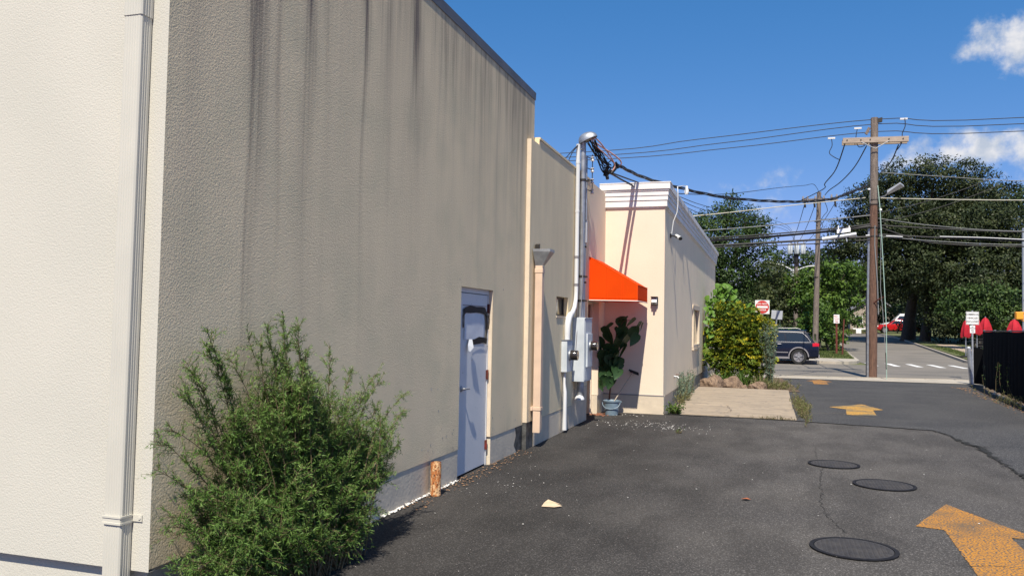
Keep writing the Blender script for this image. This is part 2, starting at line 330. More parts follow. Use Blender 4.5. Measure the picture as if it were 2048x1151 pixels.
def unit(a): return a/np.maximum(np.linalg.norm(a, axis=-1, keepdims=True), 1e-9)
def leaves(name, P, A, Nn, L, Wd, tint, m, parent=None, mid=0.45, droop=0.12):
    """one folded diamond per leaf: base point P, axis A, face normal Nn, length L, half width Wd"""
    n = len(P); A = unit(A); B = unit(np.cross(A, Nn)); Nn = np.cross(B, A)
    L = np.broadcast_to(L, n)[:, None]; Wd = np.broadcast_to(Wd, n)[:, None]
    c = P + A*L*mid
    V = np.stack([P, c + B*Wd - Nn*Wd*0.25, P + A*L - Nn*L*droop, c - B*Wd - Nn*Wd*0.25], axis=1)
    F = np.arange(4*n).reshape(n, 4)
    return npmesh(name, V.reshape(-1, 3), F, m, parent, tint)
def rdir(n): return unit(rng.normal(size=(n, 3)))

# ================================================================ GROUND AND ROADS
def gz(y): return 0.026*max(0.0, min(y, 125.0) - 47.0)
YS = [-25, 0, 20, 41.5, 47, 52, 60, 70, 80, 95, 110, 125, 160, 250, 600]
def strip_sheet(name, xl, xr, ys, dz, m, parent=None, th=0.0):
    """sheet between two x(y) edges that follows the ground height"""
    mb = MB(); vs = []
    for y in ys: vs += [(xl(y), y, gz(y)+dz), (xr(y), y, gz(y)+dz)]
    mb.add(vs, [(2*i, 2*i+1, 2*i+3, 2*i+2) for i in range(len(ys)-1)])
    return mb.build(name, m, parent)
def interp(tab):
    xs = [t[0] for t in tab]; vs = [t[1] for t in tab]
    return lambda y: float(np.interp(y, xs, vs))
# one big sheet: soil/grass far off, below everything
struct(strip_sheet('ground', lambda y: -400, lambda y: 500, YS, -0.012, m_turf))
# the asphalt lot, from behind the camera up to the pavement
def lot_near(x): return float(np.interp(x, [-14, 0.3, 2.3, 6, 12, 40], [29.0, 28.55, 28.7, 28.9, 29.0, 29.5]))
lot = MB(); xs = list(np.linspace(-12, 30, 43))
lot.add([(x, -25, -0.004) for x in xs] + [(x, 15.8, -0.004) for x in xs], [(i, i+1, 43+i+1, 43+i) for i in range(42)])
struct(lot.build('parking_lot', m_asph))
lot = MB()
lot.add([(x, 15.6, -0.0005) for x in xs] + [(x, lot_near(x), -0.0005) for x in xs], [(i, i+1, 43+i+1, 43+i) for i in range(42)])
drive = struct(lot.build('driveway', m_asph2))
# the patch to the right of the seam belongs to the same newer asphalt
seam = [(-1.85,15.50),(-0.53,15.57),(0.43,15.53),(0.84,15.41),(1.68,15.28),(2.58,15.10),(2.70,14.6),(2.72,14.11),(2.79,13.46),(2.87,13.1),(2.83,12.35),(2.79,11.39),(2.78,10.69),(2.85,9.0),(2.95,6.0),(3.0,2.0)]
def rough_line(pts, step=0.06, amp=0.012):
    out = []
    for (x0, y0), (x1, y1) in zip(pts[:-1], pts[1:]):
        L = math.hypot(x1-x0, y1-y0); n = max(1, int(L/step))
        for i in range(n):
            t = i/n; out.append((x0+(x1-x0)*t + random.gauss(0, amp), y0+(y1-y0)*t + random.gauss(0, amp)))
    out.append(pts[-1]); return out
rl = rough_line(seam)
kk = min(range(len(rl)), key=lambda i: abs(rl[i][0]-2.58)+abs(rl[i][1]-15.10))
pa = sorted(rl[:kk+1]); pb = sorted(rl[kk+1:], key=lambda p: -p[1]); pa[-1] = (2.58, 15.10); pb = [p for p in pb if p[1] < 15.09]
vs = [(x, y, .004) for x, y in pa] + [(x, 15.62, .004) for x, y in pa]; n1 = len(pa)
mb = MB(); mb.add(vs, [(i, i+1, n1+i+1, n1+i) for i in range(n1-1)]); mb.add([(2.58,15.10,.004),(14,15.10,.004),(14,15.62,.004),(2.58,15.62,.004)],[(0,1,2,3)])
pb = [(2.58,15.10)] + pb; n2 = len(pb); mb.add([(x, y, .004) for x, y in pb] + [(14, y, .004) for x, y in pb], [(i, i+1, n2+i+1, n2+i) for i in range(n2-1)])
struct(mb.build('asphalt_patch', m_asph2))
def crack(name, pts, w, z=0.006, step=0.05, amp=0.012, parent=None, m=None):
    l = rough_line(pts, step, amp); L = []; Rr = []
    for i, (x, y) in enumerate(l):
        a = l[max(i-1, 0)]; b = l[min(i+1, len(l)-1)]; tx, ty = b[0]-a[0], b[1]-a[1]; n = math.hypot(tx, ty) or 1
        ww = (w(i/len(l)) if callable(w) else w)*random.uniform(0.35, 1.5)
        L.append((x-ty/n*ww, y+tx/n*ww, z)); Rr.append((x+ty/n*ww, y-tx/n*ww, z))
    k = len(l); mb = MB(); mb.add(L+Rr, [(i, i+1, k+i+1, k+i) for i in range(k-1)])
    o = mb.build(name, m or m_crack, parent); o['kind'] = 'structure'; return o
crack('pavement_crack', seam[:6], 0.012, z=0.008)
crack('pavement_crack', [(2.58,15.10),(2.74,14.5),(2.72,14.1)], 0.016, z=0.008)
crack('pavement_crack', [(2.72,14.1),(2.79,13.46),(2.87,13.1),(2.83,12.35),(2.79,11.39),(2.78,10.69),(2.85,9.0)], lambda t: 0.03+0.02*math.sin(t*9), z=0.008, amp=0.03)
crack('pavement_crack', [(2.9,13.3),(3.3,13.45),(4.4,13.6)], 0.007, z=0.008)
crack('pavement_crack', [(0.60,12.6),(0.59,11.66),(0.57,11.0)], 0.0022, z=0.0)
crack('pavement_crack', [(0.60,10.45),(0.56,10.1),(0.51,9.26),(0.47,8.46),(0.49,7.81),(0.60,7.2)], 0.003, z=0.0)
crack('pavement_crack', [(0.55,17.2),(0.9,17.05),(1.3,17.3),(1.9,16.6)], 0.012, m=m_dirt)
crack('pavement_crack', [(1.6,24.0),(0.9,24.6),(0.4,24.2)], 0.012)
# darker, more freshly sealed zone along the wall, fading out raggedly in the lot's own material
def seal_zone():
    nt = m_asph.node_tree; N = nt.nodes; Lk = nt.links; b = N['Principled BSDF']; src = b.inputs['Base Color'].links[0].from_socket
    tc = N.new('ShaderNodeTexCoord'); sp = N.new('ShaderNodeSeparateXYZ'); Lk.new(tc.outputs['Object'], sp.inputs[0])
    nz = N.new('ShaderNodeTexNoise'); nz.inputs['Scale'].default_value = 0.7; nz.inputs['Detail'].default_value = 8; Lk.new(tc.outputs['Object'], nz.inputs['Vector'])
    a = N.new('ShaderNodeMath'); a.operation = 'MULTIPLY_ADD'; a.inputs[1].default_value = 2.4; Lk.new(nz.outputs[0], a.inputs[0]); Lk.new(sp.outputs[0], a.inputs[2])
    mr = N.new('ShaderNodeMapRange'); mr.interpolation_type = 'SMOOTHSTEP'; mr.inputs['From Min'].default_value = -1.0; mr.inputs['From Max'].default_value = 1.6
    mr.inputs['To Min'].default_value = 0.54; mr.inputs['To Max'].default_value = 1.0; Lk.new(a.outputs[0], mr.inputs['Value'])
    mx = N.new('ShaderNodeMix'); mx.data_type = 'RGBA'; mx.blend_type = 'MULTIPLY'; mx.inputs['Factor'].default_value = 1.0
    cb = N.new('ShaderNodeCombineColor'); 
    for i in range(3): Lk.new(mr.outputs[0], cb.inputs[i])
    Lk.new(src, mx.inputs['A']); Lk.new(cb.outputs[0], mx.inputs['B']); Lk.new(mx.outputs['Result'], b.inputs['Base Color'])
seal_zone()
def oil_spots():
    nt = m_asph.node_tree; N = nt.nodes; Lk = nt.links; b = N['Principled BSDF']; src = b.inputs['Base Color'].links[0].from_socket
    tc = N.new('ShaderNodeTexCoord'); mp = N.new('ShaderNodeMapping'); mp.inputs['Scale'].default_value = (1.0, 0.45, 1); Lk.new(tc.outputs['Object'], mp.inputs[0])
    nz = N.new('ShaderNodeTexNoise'); nz.inputs['Scale'].default_value = 1.9; nz.inputs['Detail'].default_value = 5; Lk.new(mp.outputs[0], nz.inputs['Vector'])
    mr = N.new('ShaderNodeMapRange'); mr.interpolation_type = 'SMOOTHSTEP'; mr.inputs['From Min'].default_value = 0.36; mr.inputs['From Max'].default_value = 0.60; mr.inputs['To Min'].default_value = 0.80; mr.inputs['To Max'].default_value = 1.08; Lk.new(nz.outputs[0], mr.inputs['Value'])
    mx = N.new('ShaderNodeMix'); mx.data_type = 'RGBA'; mx.blend_type = 'MULTIPLY'; mx.inputs['Factor'].default_value = 1.0; cb = N.new('ShaderNodeCombineColor')
    for i in range(3): Lk.new(mr.outputs[0], cb.inputs[i])
    Lk.new(src, mx.inputs['A']); Lk.new(cb.outputs[0], mx.inputs['B']); Lk.new(mx.outputs['Result'], b.inputs['Base Color'])
oil_spots()
# main street, near pavement, far pavement, verges
mb = MB(); xs2 = list(np.linspace(-80, 60, 71))
ny = lambda x: float(np.interp(x, [-80, -2, 0.1, 1.95, 5, 60], [30.2, 30.0, 30.0, 30.3, 31.2, 32.5]))
mb.add([(x, ny(x), 0.0) for x in xs2] + [(x, 41.9, 0.0) for x in xs2], [(i, i+1, 71+i+1, 71+i) for i in range(70)])
struct(mb.build('main_street', m_road))
mb = MB()
mb.add([(x, lot_near(x) if x > -12 else 28.9, 0.012) for x in xs2] + [(x, ny(x)-0.16, 0.012) for x in xs2], [(i, i+1, 71+i+1, 71+i) for i in range(70)])
side_near = struct(mb.build('near_pavement', m_side))
mb = MB()
for i in range(-10, 16):
    x0, x1 = i*3.0, i*3.0+2.985
    a, b = ny(x0), ny(x1)
    mb.add([(x0,a-0.15,0),(x1,b-0.15,0),(x1,b,0),(x0,a,0),(x0,a-0.15,.03),(x1,b-0.15,.03),(x1,b,.025),(x0,a,.025)],[(0,3,2,1),(4,5,6,7),(0,1,5,4),(1,2,6,5),(2,3,7,6),(3,0,4,7)])
struct(mb.build('near_kerb', m_side))
# side road
LEd = interp([(41.5,4.5),(46,4.35),(50,4.45),(55,4.55),(65,5.0),(75,5.5),(85,5.2),(94,3.0),(104,-4)])
REd = interp([(41.5,16.0),(44,12.5),(46,10.6),(48,9.85),(56,10.25),(65,10.6),(77,11.1),(85,11.3),(92,11.0),(104,8)])
ysr = [41.9,43,44,45,46,47,48,50,53,56,60,65,70,75,80,85,90,94,100,104]
struct(strip_sheet('side_road', LEd, REd, ysr, 0.0, m_road))
def kerb(name, path, w, h, m):
    mb = MB(); vs = []; n = len(path)
    for i, (x, y) in enumerate(path):
        a = path[max(i-1,0)]; b = path[min(i+1,n-1)]; tx, ty = b[0]-a[0], b[1]-a[1]; l = math.hypot(tx, ty); nx, nyy = -ty/l*w, tx/l*w
        z = gz(y)
        vs += [(x, y, z-0.02), (x, y, z+h), (x+nx, y+nyy, z+h), (x+nx, y+nyy, z-0.02)]
    fs = []
    for i in range(n-1):
        for k in range(3): fs.append((4*i+k, 4*i+k+1, 4*i+4+k+1, 4*i+4+k))
    fs += [(0,1,2,3), (4*n-4, 4*n-1, 4*n-2, 4*n-3)]
    mb.add(vs, fs); return struct(mb.build(name, m))
left_corner = [(3.0,41.9),(3.6,42.3),(4.05,43.2),(4.3,44.6),(4.36,46),(4.45,50),(4.55,55),(5.0,65),(5.5,75),(5.2,85),(3.0,94),(-4,104)]
kerb('far_kerb', [(-60,41.9),(-30,41.9),(-5,41.9),(0,41.9),(1.5,41.9)] + left_corner, 0.16, 0.13, m_side)
kerb('right_kerb', list(reversed([(40,41.9),(17,41.9),(13.5,43.2),(11.3,45.2),(10.3,46.6),(9.9,48.0),(10.25,56),(10.6,65),(11.1,77),(11.3,85),(11.0,92),(8,104)])), -0.16, 0.13, m_side)
# far pavement block (left of the side road) with grass behind it
def poly_sheet(name, pts, dz, m, parent=None):
    bm = bmesh.new(); f = bm.faces.new([bm.verts.new((x, y, gz(y)+dz)) for x, y in pts]); bmesh.ops.triangulate(bm, faces=[f], ngon_method='EAR_CLIP')
    me = bpy.data.meshes.new(name); bm.to_mesh(me); bm.free(); me.materials.append(m)
    o = bpy.data.objects.new(name, me); COL.objects.link(o)
    if parent: o.parent = parent
    return struct(o)
poly_sheet('far_pavement', [(-60,42.06),(3.0,42.06),(3.5,42.45),(3.9,43.3),(4.14,44.6),(4.2,46.2),(3.95,46.9),(3.6,46.6),(-60,46.6)], 0.125, m_side)
poly_sheet('left_verge', [(-60,46.6),(3.6,46.6),(3.95,46.9),(4.2,46.2),(4.29,50),(4.39,55),(4.84,65),(5.34,75),(5.0,85),(2.8,94),(-6,104),(-60,104)], 0.122, m_turf)
poly_sheet('right_verge', [(40,42.06),(17,42.06),(13.6,43.4),(11.45,45.35),(10.45,46.7),(10.06,48.0),(10.41,56),(10.76,65),(11.26,77),(11.46,85),(11.2,92),(12,125),(60,125)], 0.122, m_turf)
mb = MB()
for a, b in [(44.4,47.3),(47.34,50.3),(50.34,53.3),(53.34,56.3),(56.34,59.3),(59.34,62.3),(62.34,65.3),(65.34,68.3)]:
    cx = lambda y: 11.15 + (y-48)*0.035
    mb.add([(cx(a),a,gz(a)+.128),(cx(a)+1.3,a,gz(a)+.128),(cx(b)+1.3,b,gz(b)+.128),(cx(b),b,gz(b)+.128)],[(0,1,2,3)])
struct(mb.build('right_pavement', mat('tan pavement', (0.42, 0.33, 0.25), rough=0.95, col2=(0.36, 0.28, 0.21), ns=2)))
# concrete pad with two slabs
pad = MB()
def slab(x0l, x0r, ya, x1l, x1r, yb, z0, z1, name):
    mb = MB(); n = 14
    L = rough_line([(x0l, ya), (x0r, ya)], 0.15, 0.006); U = rough_line([(x1r, yb), (x1l, yb)], 0.15, 0.006)
    ring = [(x, y, z0) for x, y in L] + [(x, y, z1) for x, y in U]
    k = len(ring); vs = ring + [(x, y, -0.02) for x, y, z in ring]
    mb.add(vs, [tuple(range(k))] + [(i, k+i, k+(i+1) % k, (i+1) % k) for i in range(k)])
    o = mb.build(name, m_conc, None, bevel=0.012); return o
s1 = slab(-1.84, 0.46, 15.62, -1.84, 0.44, 17.42, 0.03, 0.045, 'concrete_pad'); struct(s1)
s2 = slab(-1.84, 0.44, 17.45, -1.84, 0.47, 22.4, 0.045, 0.055, 'concrete_slab'); s2.parent = s1; s2['kind'] = 'structure'
crack('pavement_crack', [(0.95,6.55),(1.25,6.5),(1.55,6.62),(1.9,6.55),(2.4,6.7)], 0.0022, z=0.002)
crack('pavement_crack', [(-2.4,8.8),(-1.7,9.1),(-1.1,9.0),(-.4,9.3),(0.2,9.25)], 0.002, z=0.0)
crack('slab_crack', [(-0.9,15.65),(-0.7,16.3),(-0.85,17.4)], 0.004, z=0.056, m=m_crack)
poly_sheet('planting_bed', [(-1.86,22.42),(0.3,22.42),(0.75,22.6),(0.62,25.2),(0.35,28.5),(-1.86,28.5)], 0.01, m_soil)
poly_sheet('fence_verge', [(5.0,12),(4.95,16),(5.25,19),(5.30,22),(5.4,24),(5.6,26.3),(5.9,28.3),(9,28.6),(9,12)], 0.008, m_soil)
# crosswalk
cw = thing('crosswalk', (7,43,0), 'row of short white crosswalk bars across the mouth of the side road', 'crosswalk')
for i in range(7):
    x = 4.55 + i*0.94
    MB().add([(x-0.02,41.25,0.005),(x+0.26,41.2,0.005),(x+0.24,44.5,0.005),(x-0.04,44.6,0.005)],[(0,1,2,3)]).build('painted_bar', m_zebra, cw)
# yellow arrows
def arrow(pts, label, wear=None, z=0.0035):
    tip, Lb, nl_, bl, br, nr, Rb = pts; J = lambda: random.gauss(0, .004)
    head = rough_line([nl_, Lb, tip, Rb, nr], 0.04, 0.004); cx, cy = (nl_[0]+nr[0])/2, (nl_[1]+nr[1])/2+.05; n = len(head)
    mb = MB(); mb.add([(x, y, z) for x, y in head] + [(cx, cy, z)], [(i, i+1, n) for i in range(n-1)] + [(n-1, 0, n)])
    k = max(4, int(abs(nl_[1]-bl[1])/.05)); rows = [nl_ + nr]
    for i in range(1, k+1):
        t = i/k; rows.append((nl_[0]+(bl[0]-nl_[0])*t+J(), nl_[1]+(bl[1]-nl_[1])*t, nr[0]+(br[0]-nr[0])*t+J(), nr[1]+(br[1]-nr[1])*t))
    hv = [head[0], head[-1]]; rows[0] = hv[0] + hv[1]
    mb.add([(q[0], q[1], z) for q in rows] + [(q[2], q[3], z) for q in rows], [(i, i+1, k+1+i+1, k+1+i) for i in range(k)])
    o = mb.build('painted_arrow', wear or m_yellow)
    return tag(o, label, 'road marking', 'yellow arrows painted on the driveway')
arrow([(1.61,8.76),(1.18,7.68),(1.39,7.63),(1.33,5.6),(1.80,5.6),(1.86,7.55),(2.09,7.52)], 'large worn yellow arrow painted on the asphalt nearest the camera', z=0.0)
m_yellow2 = mat('faded yellow road paint', (0.56, 0.30, 0.05), rough=0.85, col2=(0.22, 0.17, 0.09), ns=1.6, nmin=0.45, nmax=0.6, col3=(0.085, 0.078, 0.07), ns3=36, t3=(0.5, 0.62), bump=0.6, bs=150)
arrow([(1.94,19.67),(1.20,18.65),(1.50,18.3),(1.42,17.1),(1.97,17.2),(2.02,18.32),(2.24,18.5)], 'half faded yellow arrow painted between the concrete pad and the pole', m_yellow2)
arrow([(1.54,28.5),(1.10,27.7),(1.27,27.4),(1.26,26.2),(1.68,26.2),(1.68,27.4),(1.86,27.5)], 'small distant yellow arrow painted just before the street pavement')
# manholes
def manhole(x, y, r, label):
    t = thing('manhole_cover', (x, y, 0), label, 'manhole cover', 'round iron covers set in the asphalt')
    MB().lathe([(r*1.0,0.004),(r*1.0,0.011),(r*0.9,0.011),(r*0.9,0.004)], (x,y,0), 48).build('rim', m_ironr, t)
    mb = MB(); mb.lathe([(0.0001,0.009),(r*0.885,0.009),(r*0.885,0.0)], (x,y,0), 48)
    o = mb.build('cover', m_iron, t)
    k = MB(); s = 0.035
    for i in range(-10, 11):
        for j in range(-10, 11):
            if math.hypot(i*s, j*s) < r*0.84: k.box(x+i*s-.011, x+i*s+.011, y+j*s-.011, y+j*s+.011, 0.0095, 0.0125)
    g = k.build('tread_pattern', m_iron, o); g['kind'] = 'stuff'
manhole(0.745, 10.75, 0.30, 'round iron manhole cover farthest from the camera, left of the group')
manhole(1.165, 9.55, 0.315, 'dark round iron manhole cover in the middle of the group')
manhole(0.605, 6.70, 0.315, 'large round iron manhole cover nearest the camera, left of the big arrow')

# ================================================================ NEAR BUILDING
XA, XB = -3.12, -3.06
Y0, YE = 3.56, 10.66
bld = thing('stucco_building', (-6, 7, 0), 'tall flat-roofed building with cream front and grey stained stucco side wall', 'building')
# stained wall as a fine grid that carries a dirt attribute; door opening left out
def stain_val(y, z):
    v = 0.0
    dt = 4.76 - z
    for yc, w, L, a in STREAKS:
        c = yc + 0.02*math.sin(z*3+yc*7)
        ww = w*(1+0.35*math.sin(z*2.1+yc*3))
        d = abs(y-c)/ww
        if d < 3: v = max(v, a*math.exp(-d*d)*math.exp(-max(0, dt-L*0.35)/(L*0.6)))
    return v
STREAKS = [(4.36,0.075,3.0,0.75),(4.30,0.03,5.0,0.55),(4.95,0.09,2.0,0.85),(4.93,0.03,3.4,0.5),(5.78,0.04,1.9,0.75),(5.76,0.025,3.0,0.5),(3.78,0.10,2.4,0.25),(6.75,0.14,1.6,0.75),(4.6,0.03,3.0,0.35),(5.2,0.05,2.6,0.25),(6.2,0.06,2.0,0.3)]
rs = random.Random(3)
for i in range(75):
    y = rs.uniform(3.6, 10.6); far = (y-3.6)/7
    STREAKS.append((y, rs.uniform(0.012, 0.05)*(1+far), rs.uniform(0.3, 1.6)*(0.5+far), rs.uniform(0.06, 0.20+0.22*far)))
for y in (7.45,8.05,8.5,8.75,9.1,9.45,9.7,10.1,10.35,10.5): STREAKS.append((y, 0.055, rs.uniform(1.2, 3.0), rs.uniform(0.25, 0.48)))
DY0, DY1, DZ1 = 8.014, 9.04, 2.035
ysA = list(np.arange(Y0, DY0-0.01, 0.016)) + list(np.arange(DY0, DY1-0.008, 0.018)) + list(np.arange(DY1, YE-0.01, 0.018)) + [YE]
zsA = list(np.arange(0.32, DZ1-0.02, 0.06)) + list(np.arange(DZ1, 4.74, 0.06)) + [4.76]
nyA, nzA = len(ysA), len(zsA)
YY, ZZ = np.meshgrid(ysA, zsA, indexing='ij'); V = np.stack([np.full(YY.shape, XA), YY, ZZ], -1).reshape(-1, 3)
st = np.zeros(YY.shape)
for yc, w, L, a in STREAKS:
    d = np.abs(YY - yc - 0.02*np.sin(ZZ*3+yc*7))/(w*(1+0.35*np.sin(ZZ*2.1+yc*3)))
    st = np.maximum(st, a*np.exp(-d*d)*np.exp(-np.maximum(0, (4.76-ZZ)-L*0.28)/(L*0.42)))
st += 0.16*np.exp(-(4.76-ZZ)/0.8) + 0.05*np.clip((ZZ-1.0)/3.5, 0, 1) + 0.22*np.exp(-(ZZ-.32)/.10)*(.5+.5*np.sin(YY*7)*np.sin(YY*3.1))
F = []
for i in range(nyA-1):
    ym = (ysA[i]+ysA[i+1])/2
    for k in range(nzA-1):
        zm = (zsA[k]+zsA[k+1])/2
        if DY0 < ym < DY1 and zm < DZ1: continue
        F.append((i*nzA+k, (i+1)*nzA+k, (i+1)*nzA+k+1, i*nzA+k+1))
wA = npmesh('wall', V, F, m_wallA, bld); a = wA.data.attributes.new('stain', 'FLOAT', 'POINT'); a.data.foreach_set('value', st.ravel().astype(np.float32)); wA['label'] = 'grey stucco side wall with dark vertical streaks'
rs = random.Random(8); mb = MB()
for i in range(46):
    y = rs.choice([rs.uniform(5.2,7.98), rs.uniform(7.2,7.98), rs.uniform(9.1,10.2)]); z = rs.choice([rs.uniform(.34,.55), rs.uniform(.5,2.2)]); q = rs.uniform(.005,.016)
    pts = [(XA+.0022, y+q*rs.uniform(.5,1)*math.cos(a), z+q*1.3*rs.uniform(.5,1)*math.sin(a)) for a in (0,1.1,2.3,3.4,4.6,5.5)]
    mb.add(pts, [tuple(range(6))])
stuff(mb.build('stucco_chip', mat('exposed stucco base', (.62,.57,.49), rough=1, col2=(.3,.27,.23), ns=40), bld))
# returns: underside, jambs (sun side cream), rear masonry
mb = MB(); mb.box(XA-0.25, XA-0.002, Y0+0.05, DY0-0.004, 0.321, 4.755); mb.box(XA-0.25, XA-0.002, DY1+0.004, YE-0.003, 0.321, 4.755); mb.box(XA-0.25, XA-0.002, DY0-0.003, DY1+0.003, DZ1+0.003, 4.755)
mb.build('wall', m_wallB, bld)
mb = MB(); mb.box(XA-0.052, XA-0.003, DY1-0.0005, DY1+0.0035, 0.325, DZ1); mb.build('door_jamb', m_cream, bld)
# front wall
mb = MB(); mb.box(-12, XA+0.0, Y0-0.0, Y0+0.24, 0.305, 4.76)
fw = MB()
fw.add([(-12,Y0,.305),(XA,Y0,.305),(XA,Y0,4.76),(-12,Y0,4.76),(-12,Y0+.05,.305),(XA-.001,Y0+.05,.305)],[(0,1,2,3),(0,4,5,1)])
fw.build('wall', m_front, bld)['label'] = 'sunlit cream stucco front wall'
MB().box(-12, XA-0.045, Y0+0.045, Y0+0.4, -0.05, 0.32).build('plinth', m_front, bld)
MB().box(XA-0.35, XA-0.005, Y0+0.41, DY0+0.0, -0.05, 0.33).build('plinth', m_plinth, bld)
MB().box(XA-0.35, XA-0.005, DY1+0.02, 10.32, -0.05, 0.33).build('plinth', m_plinth, bld)
MB().prism([(10.02,.322),(10.32,.322),(10.315,0),(10.1,0),(9.98,.1),(10.06,.22)], 'x', XA-0.004, XA-0.001).build('tar_patch', m_tar, bld)
mb = MB(); mb.box(-12, XA-0.26, Y0+0.3, YE, 4.3, 4.4); mb.box(-12, -11.8, Y0+.3, 15.5, 0, 4.7); mb.box(-11.7, XA-0.26, YE-0.24, YE-.005, 0.33, 4.75); mb.build('roof', m_flash, bld)
mb = MB(); mb.prism([(XA-0.30,4.765),(XA+0.0015,4.765),(XA+0.0025,4.742),(XA+0.008,4.738),(XA+0.012,4.845),(XA-0.30,4.86)], 'y', Y0-0.04, YE+0.02)
mb.box(-12, XA-0.31, Y0-0.04, Y0+0.25, 4.765, 4.85)
mb.build('roof_flashing', m_flash, bld)
# lower section (wall B)
YB0 = 10.33; WY0, WY1, WZ0, WZ1 = 11.79, 12.53, 1.78, 2.075; RY0, RY1, RZ = 14.0, 14.96, 2.08; YF = 15.5
mb = MB()
for y0, y1, z0, z1 in [(YB0, YE+0.05, .35, 4.13), (YE+0.05, WY0, .35, 4.20), (WY0, WY1, .35, WZ0), (WY0, WY1, WZ1, 4.20), (WY1, 12.9, .35, 4.20), (12.9, RY0, .6, 4.20)]:
    mb.add([(XB,y0,z0),(XB,y1,z0),(XB,y1,z1),(XB,y0,z1),(XB-.22,y0,z0),(XB-.22,y1,z0),(XB-.22,y1,z1),(XB-.22,y0,z1)],
           [(0,1,2,3),(4,7,6,5),(0,4,5,1),(3,2,6,7),(0,3,7,4),(1,5,6,2)])
mb.build('wall', m_wallB, bld)
mb = MB(); mb.box(XA+0.0015, XB-0.001, YB0-0.004, YB0-0.001, .35, 4.128); mb.build('wall_edge', m_cream, bld)
MB().box(XB-0.24, XB+0.012, YE+0.06, RY0, 4.203, 4.235).build('parapet_cap', m_wallB, bld)
# painted peach end of that wall beyond the meters
mb = MB(); 
for y0, y1, z0, z1 in [(RY0, RY1, RZ, 4.21), (RY1, YF, .35, 4.21), (RY0-0.0, RY0+0.0, 0, 0)][:2]:
    mb.box(XB-0.22, XB-0.002, y0+0.001, y1-0.001, z0, z1)
mb.build('wall', m_beige, bld)['label'] = 'peach painted end of the side wall under the awning'
MB().box(XB-0.3, XB-0.006, 10.33, 10.655, -0.05, .345).build('tar_patch', m_tar, bld)
MB().box(XB-0.3, XB-0.004, 10.66, 12.88, -0.05, .345).build('plinth', m_plinthB, bld)
MB().box(XB-0.3, XB-0.003, 12.8585, 14.0, -0.05, .595).build('plinth', m_plinthB, bld)
MB().box(XB-0.3, XB-0.012, RY1, YF, -0.05, .345).build('plinth', m_plinthB, bld)
# small window
wf = MB(); x = XB-0.10
wf.box(x, x+.03, WY0, WY0+.03, WZ0, WZ1); wf.box(x, x+.03, WY1-.03, WY1, WZ0, WZ1); wf.box(x, x+.03, WY0+.03, WY1-.03, WZ0, WZ0+.03); wf.box(x, x+.03, WY0+.03, WY1-.03, WZ1-.03, WZ1)
wo = wf.build('window', m_dark, bld); MB().box(x+.008, x+.014, WY0+.03, WY1-.03, WZ0+.03, WZ1-.03).build('pane', m_glassdk, wo)
MB().box(XB-.09, XB+.012, WY0-.01, WY1+.01, WZ0-.022, WZ0-.002).build('sill', m_cream, wo)
# recessed side door under the awning
mb = MB(); xd = XB-0.15
mb.box(xd-.04, xd, RY0+.06, RY1-.06, 0.02, 2.02); d2 = mb.build('door', mat('bounce-reddened door', (0.20,0.12,0.10), rough=0.6, col2=(0.16,0.1,0.08), ns=5), bld); d2['label'] = 'bounce-reddened door recessed under the awning'  # red tint put in the colour stands for light bounced off the awning
mb = MB(); mb.box(xd-.05, xd+.03, RY0, RY0+.05, 0.0, RZ); mb.box(xd-.05, xd+.03, RY1-.05, RY1, 0.0, RZ); mb.box(xd-.05, xd+.03, RY0+.05, RY1-.05, 2.03, RZ); mb.build('door_frame', m_beige, d2)
MB().box(xd+.001, xd+.008, RY0+.2, RY1-.2, 1.25, 1.85).build('pane', m_glassdk, d2)
# metal service door
XD = -3.172
mb = MB(); mb.box(XD-.045, XD, 8.115, 9.005, 0.015, 1.975); door = mb.build('door', m_door, bld, bevel=0.004); door['label'] = 'blue grey metal door with torn black tape patch'
mb = MB(); mb.box(XD-.06, XD+.006, 8.0, 8.11, 0, DZ1+.01); mb.box(XD-.06, XD+.006, 9.012, 9.038, 0, DZ1+.01); mb.box(XD-.06, XD+.006, 8.11, 9.012, 1.982, DZ1+.01)
mb.build('door_frame', m_door, door)
mb = MB(); mb.lathe([(.032,0),(.032,.012),(.02,.016),(.014,.02),(.014,.055),(.0001,.056)], (XD,8.19,.94), 16, 'x'); mb.tube([(XD+.05,8.19,.94),(XD+.055,8.25,.94),(XD+.052,8.31,.936)], [.011,.011,.009], 10)
mb.build('handle', m_galv, door, smooth=True)
for z in (0.235, 1.05, 1.82):
    mb = MB(); mb.cyl((XD+.012,9.012,z-.055),(XD+.012,9.012,z+.055),.012,n=10); mb.box(XD+.001,XD+.006,8.985,9.012,z-.05,z+.05); mb.box(XD+.007,XD+.011,9.014,9.036,z-.05,z+.05)
    mb.build('hinge', m_rustd if z > .3 else mat('red rust', (0.22,0.03,0.025), rough=0.9, col2=(.12,.03,.02), ns=20), door)
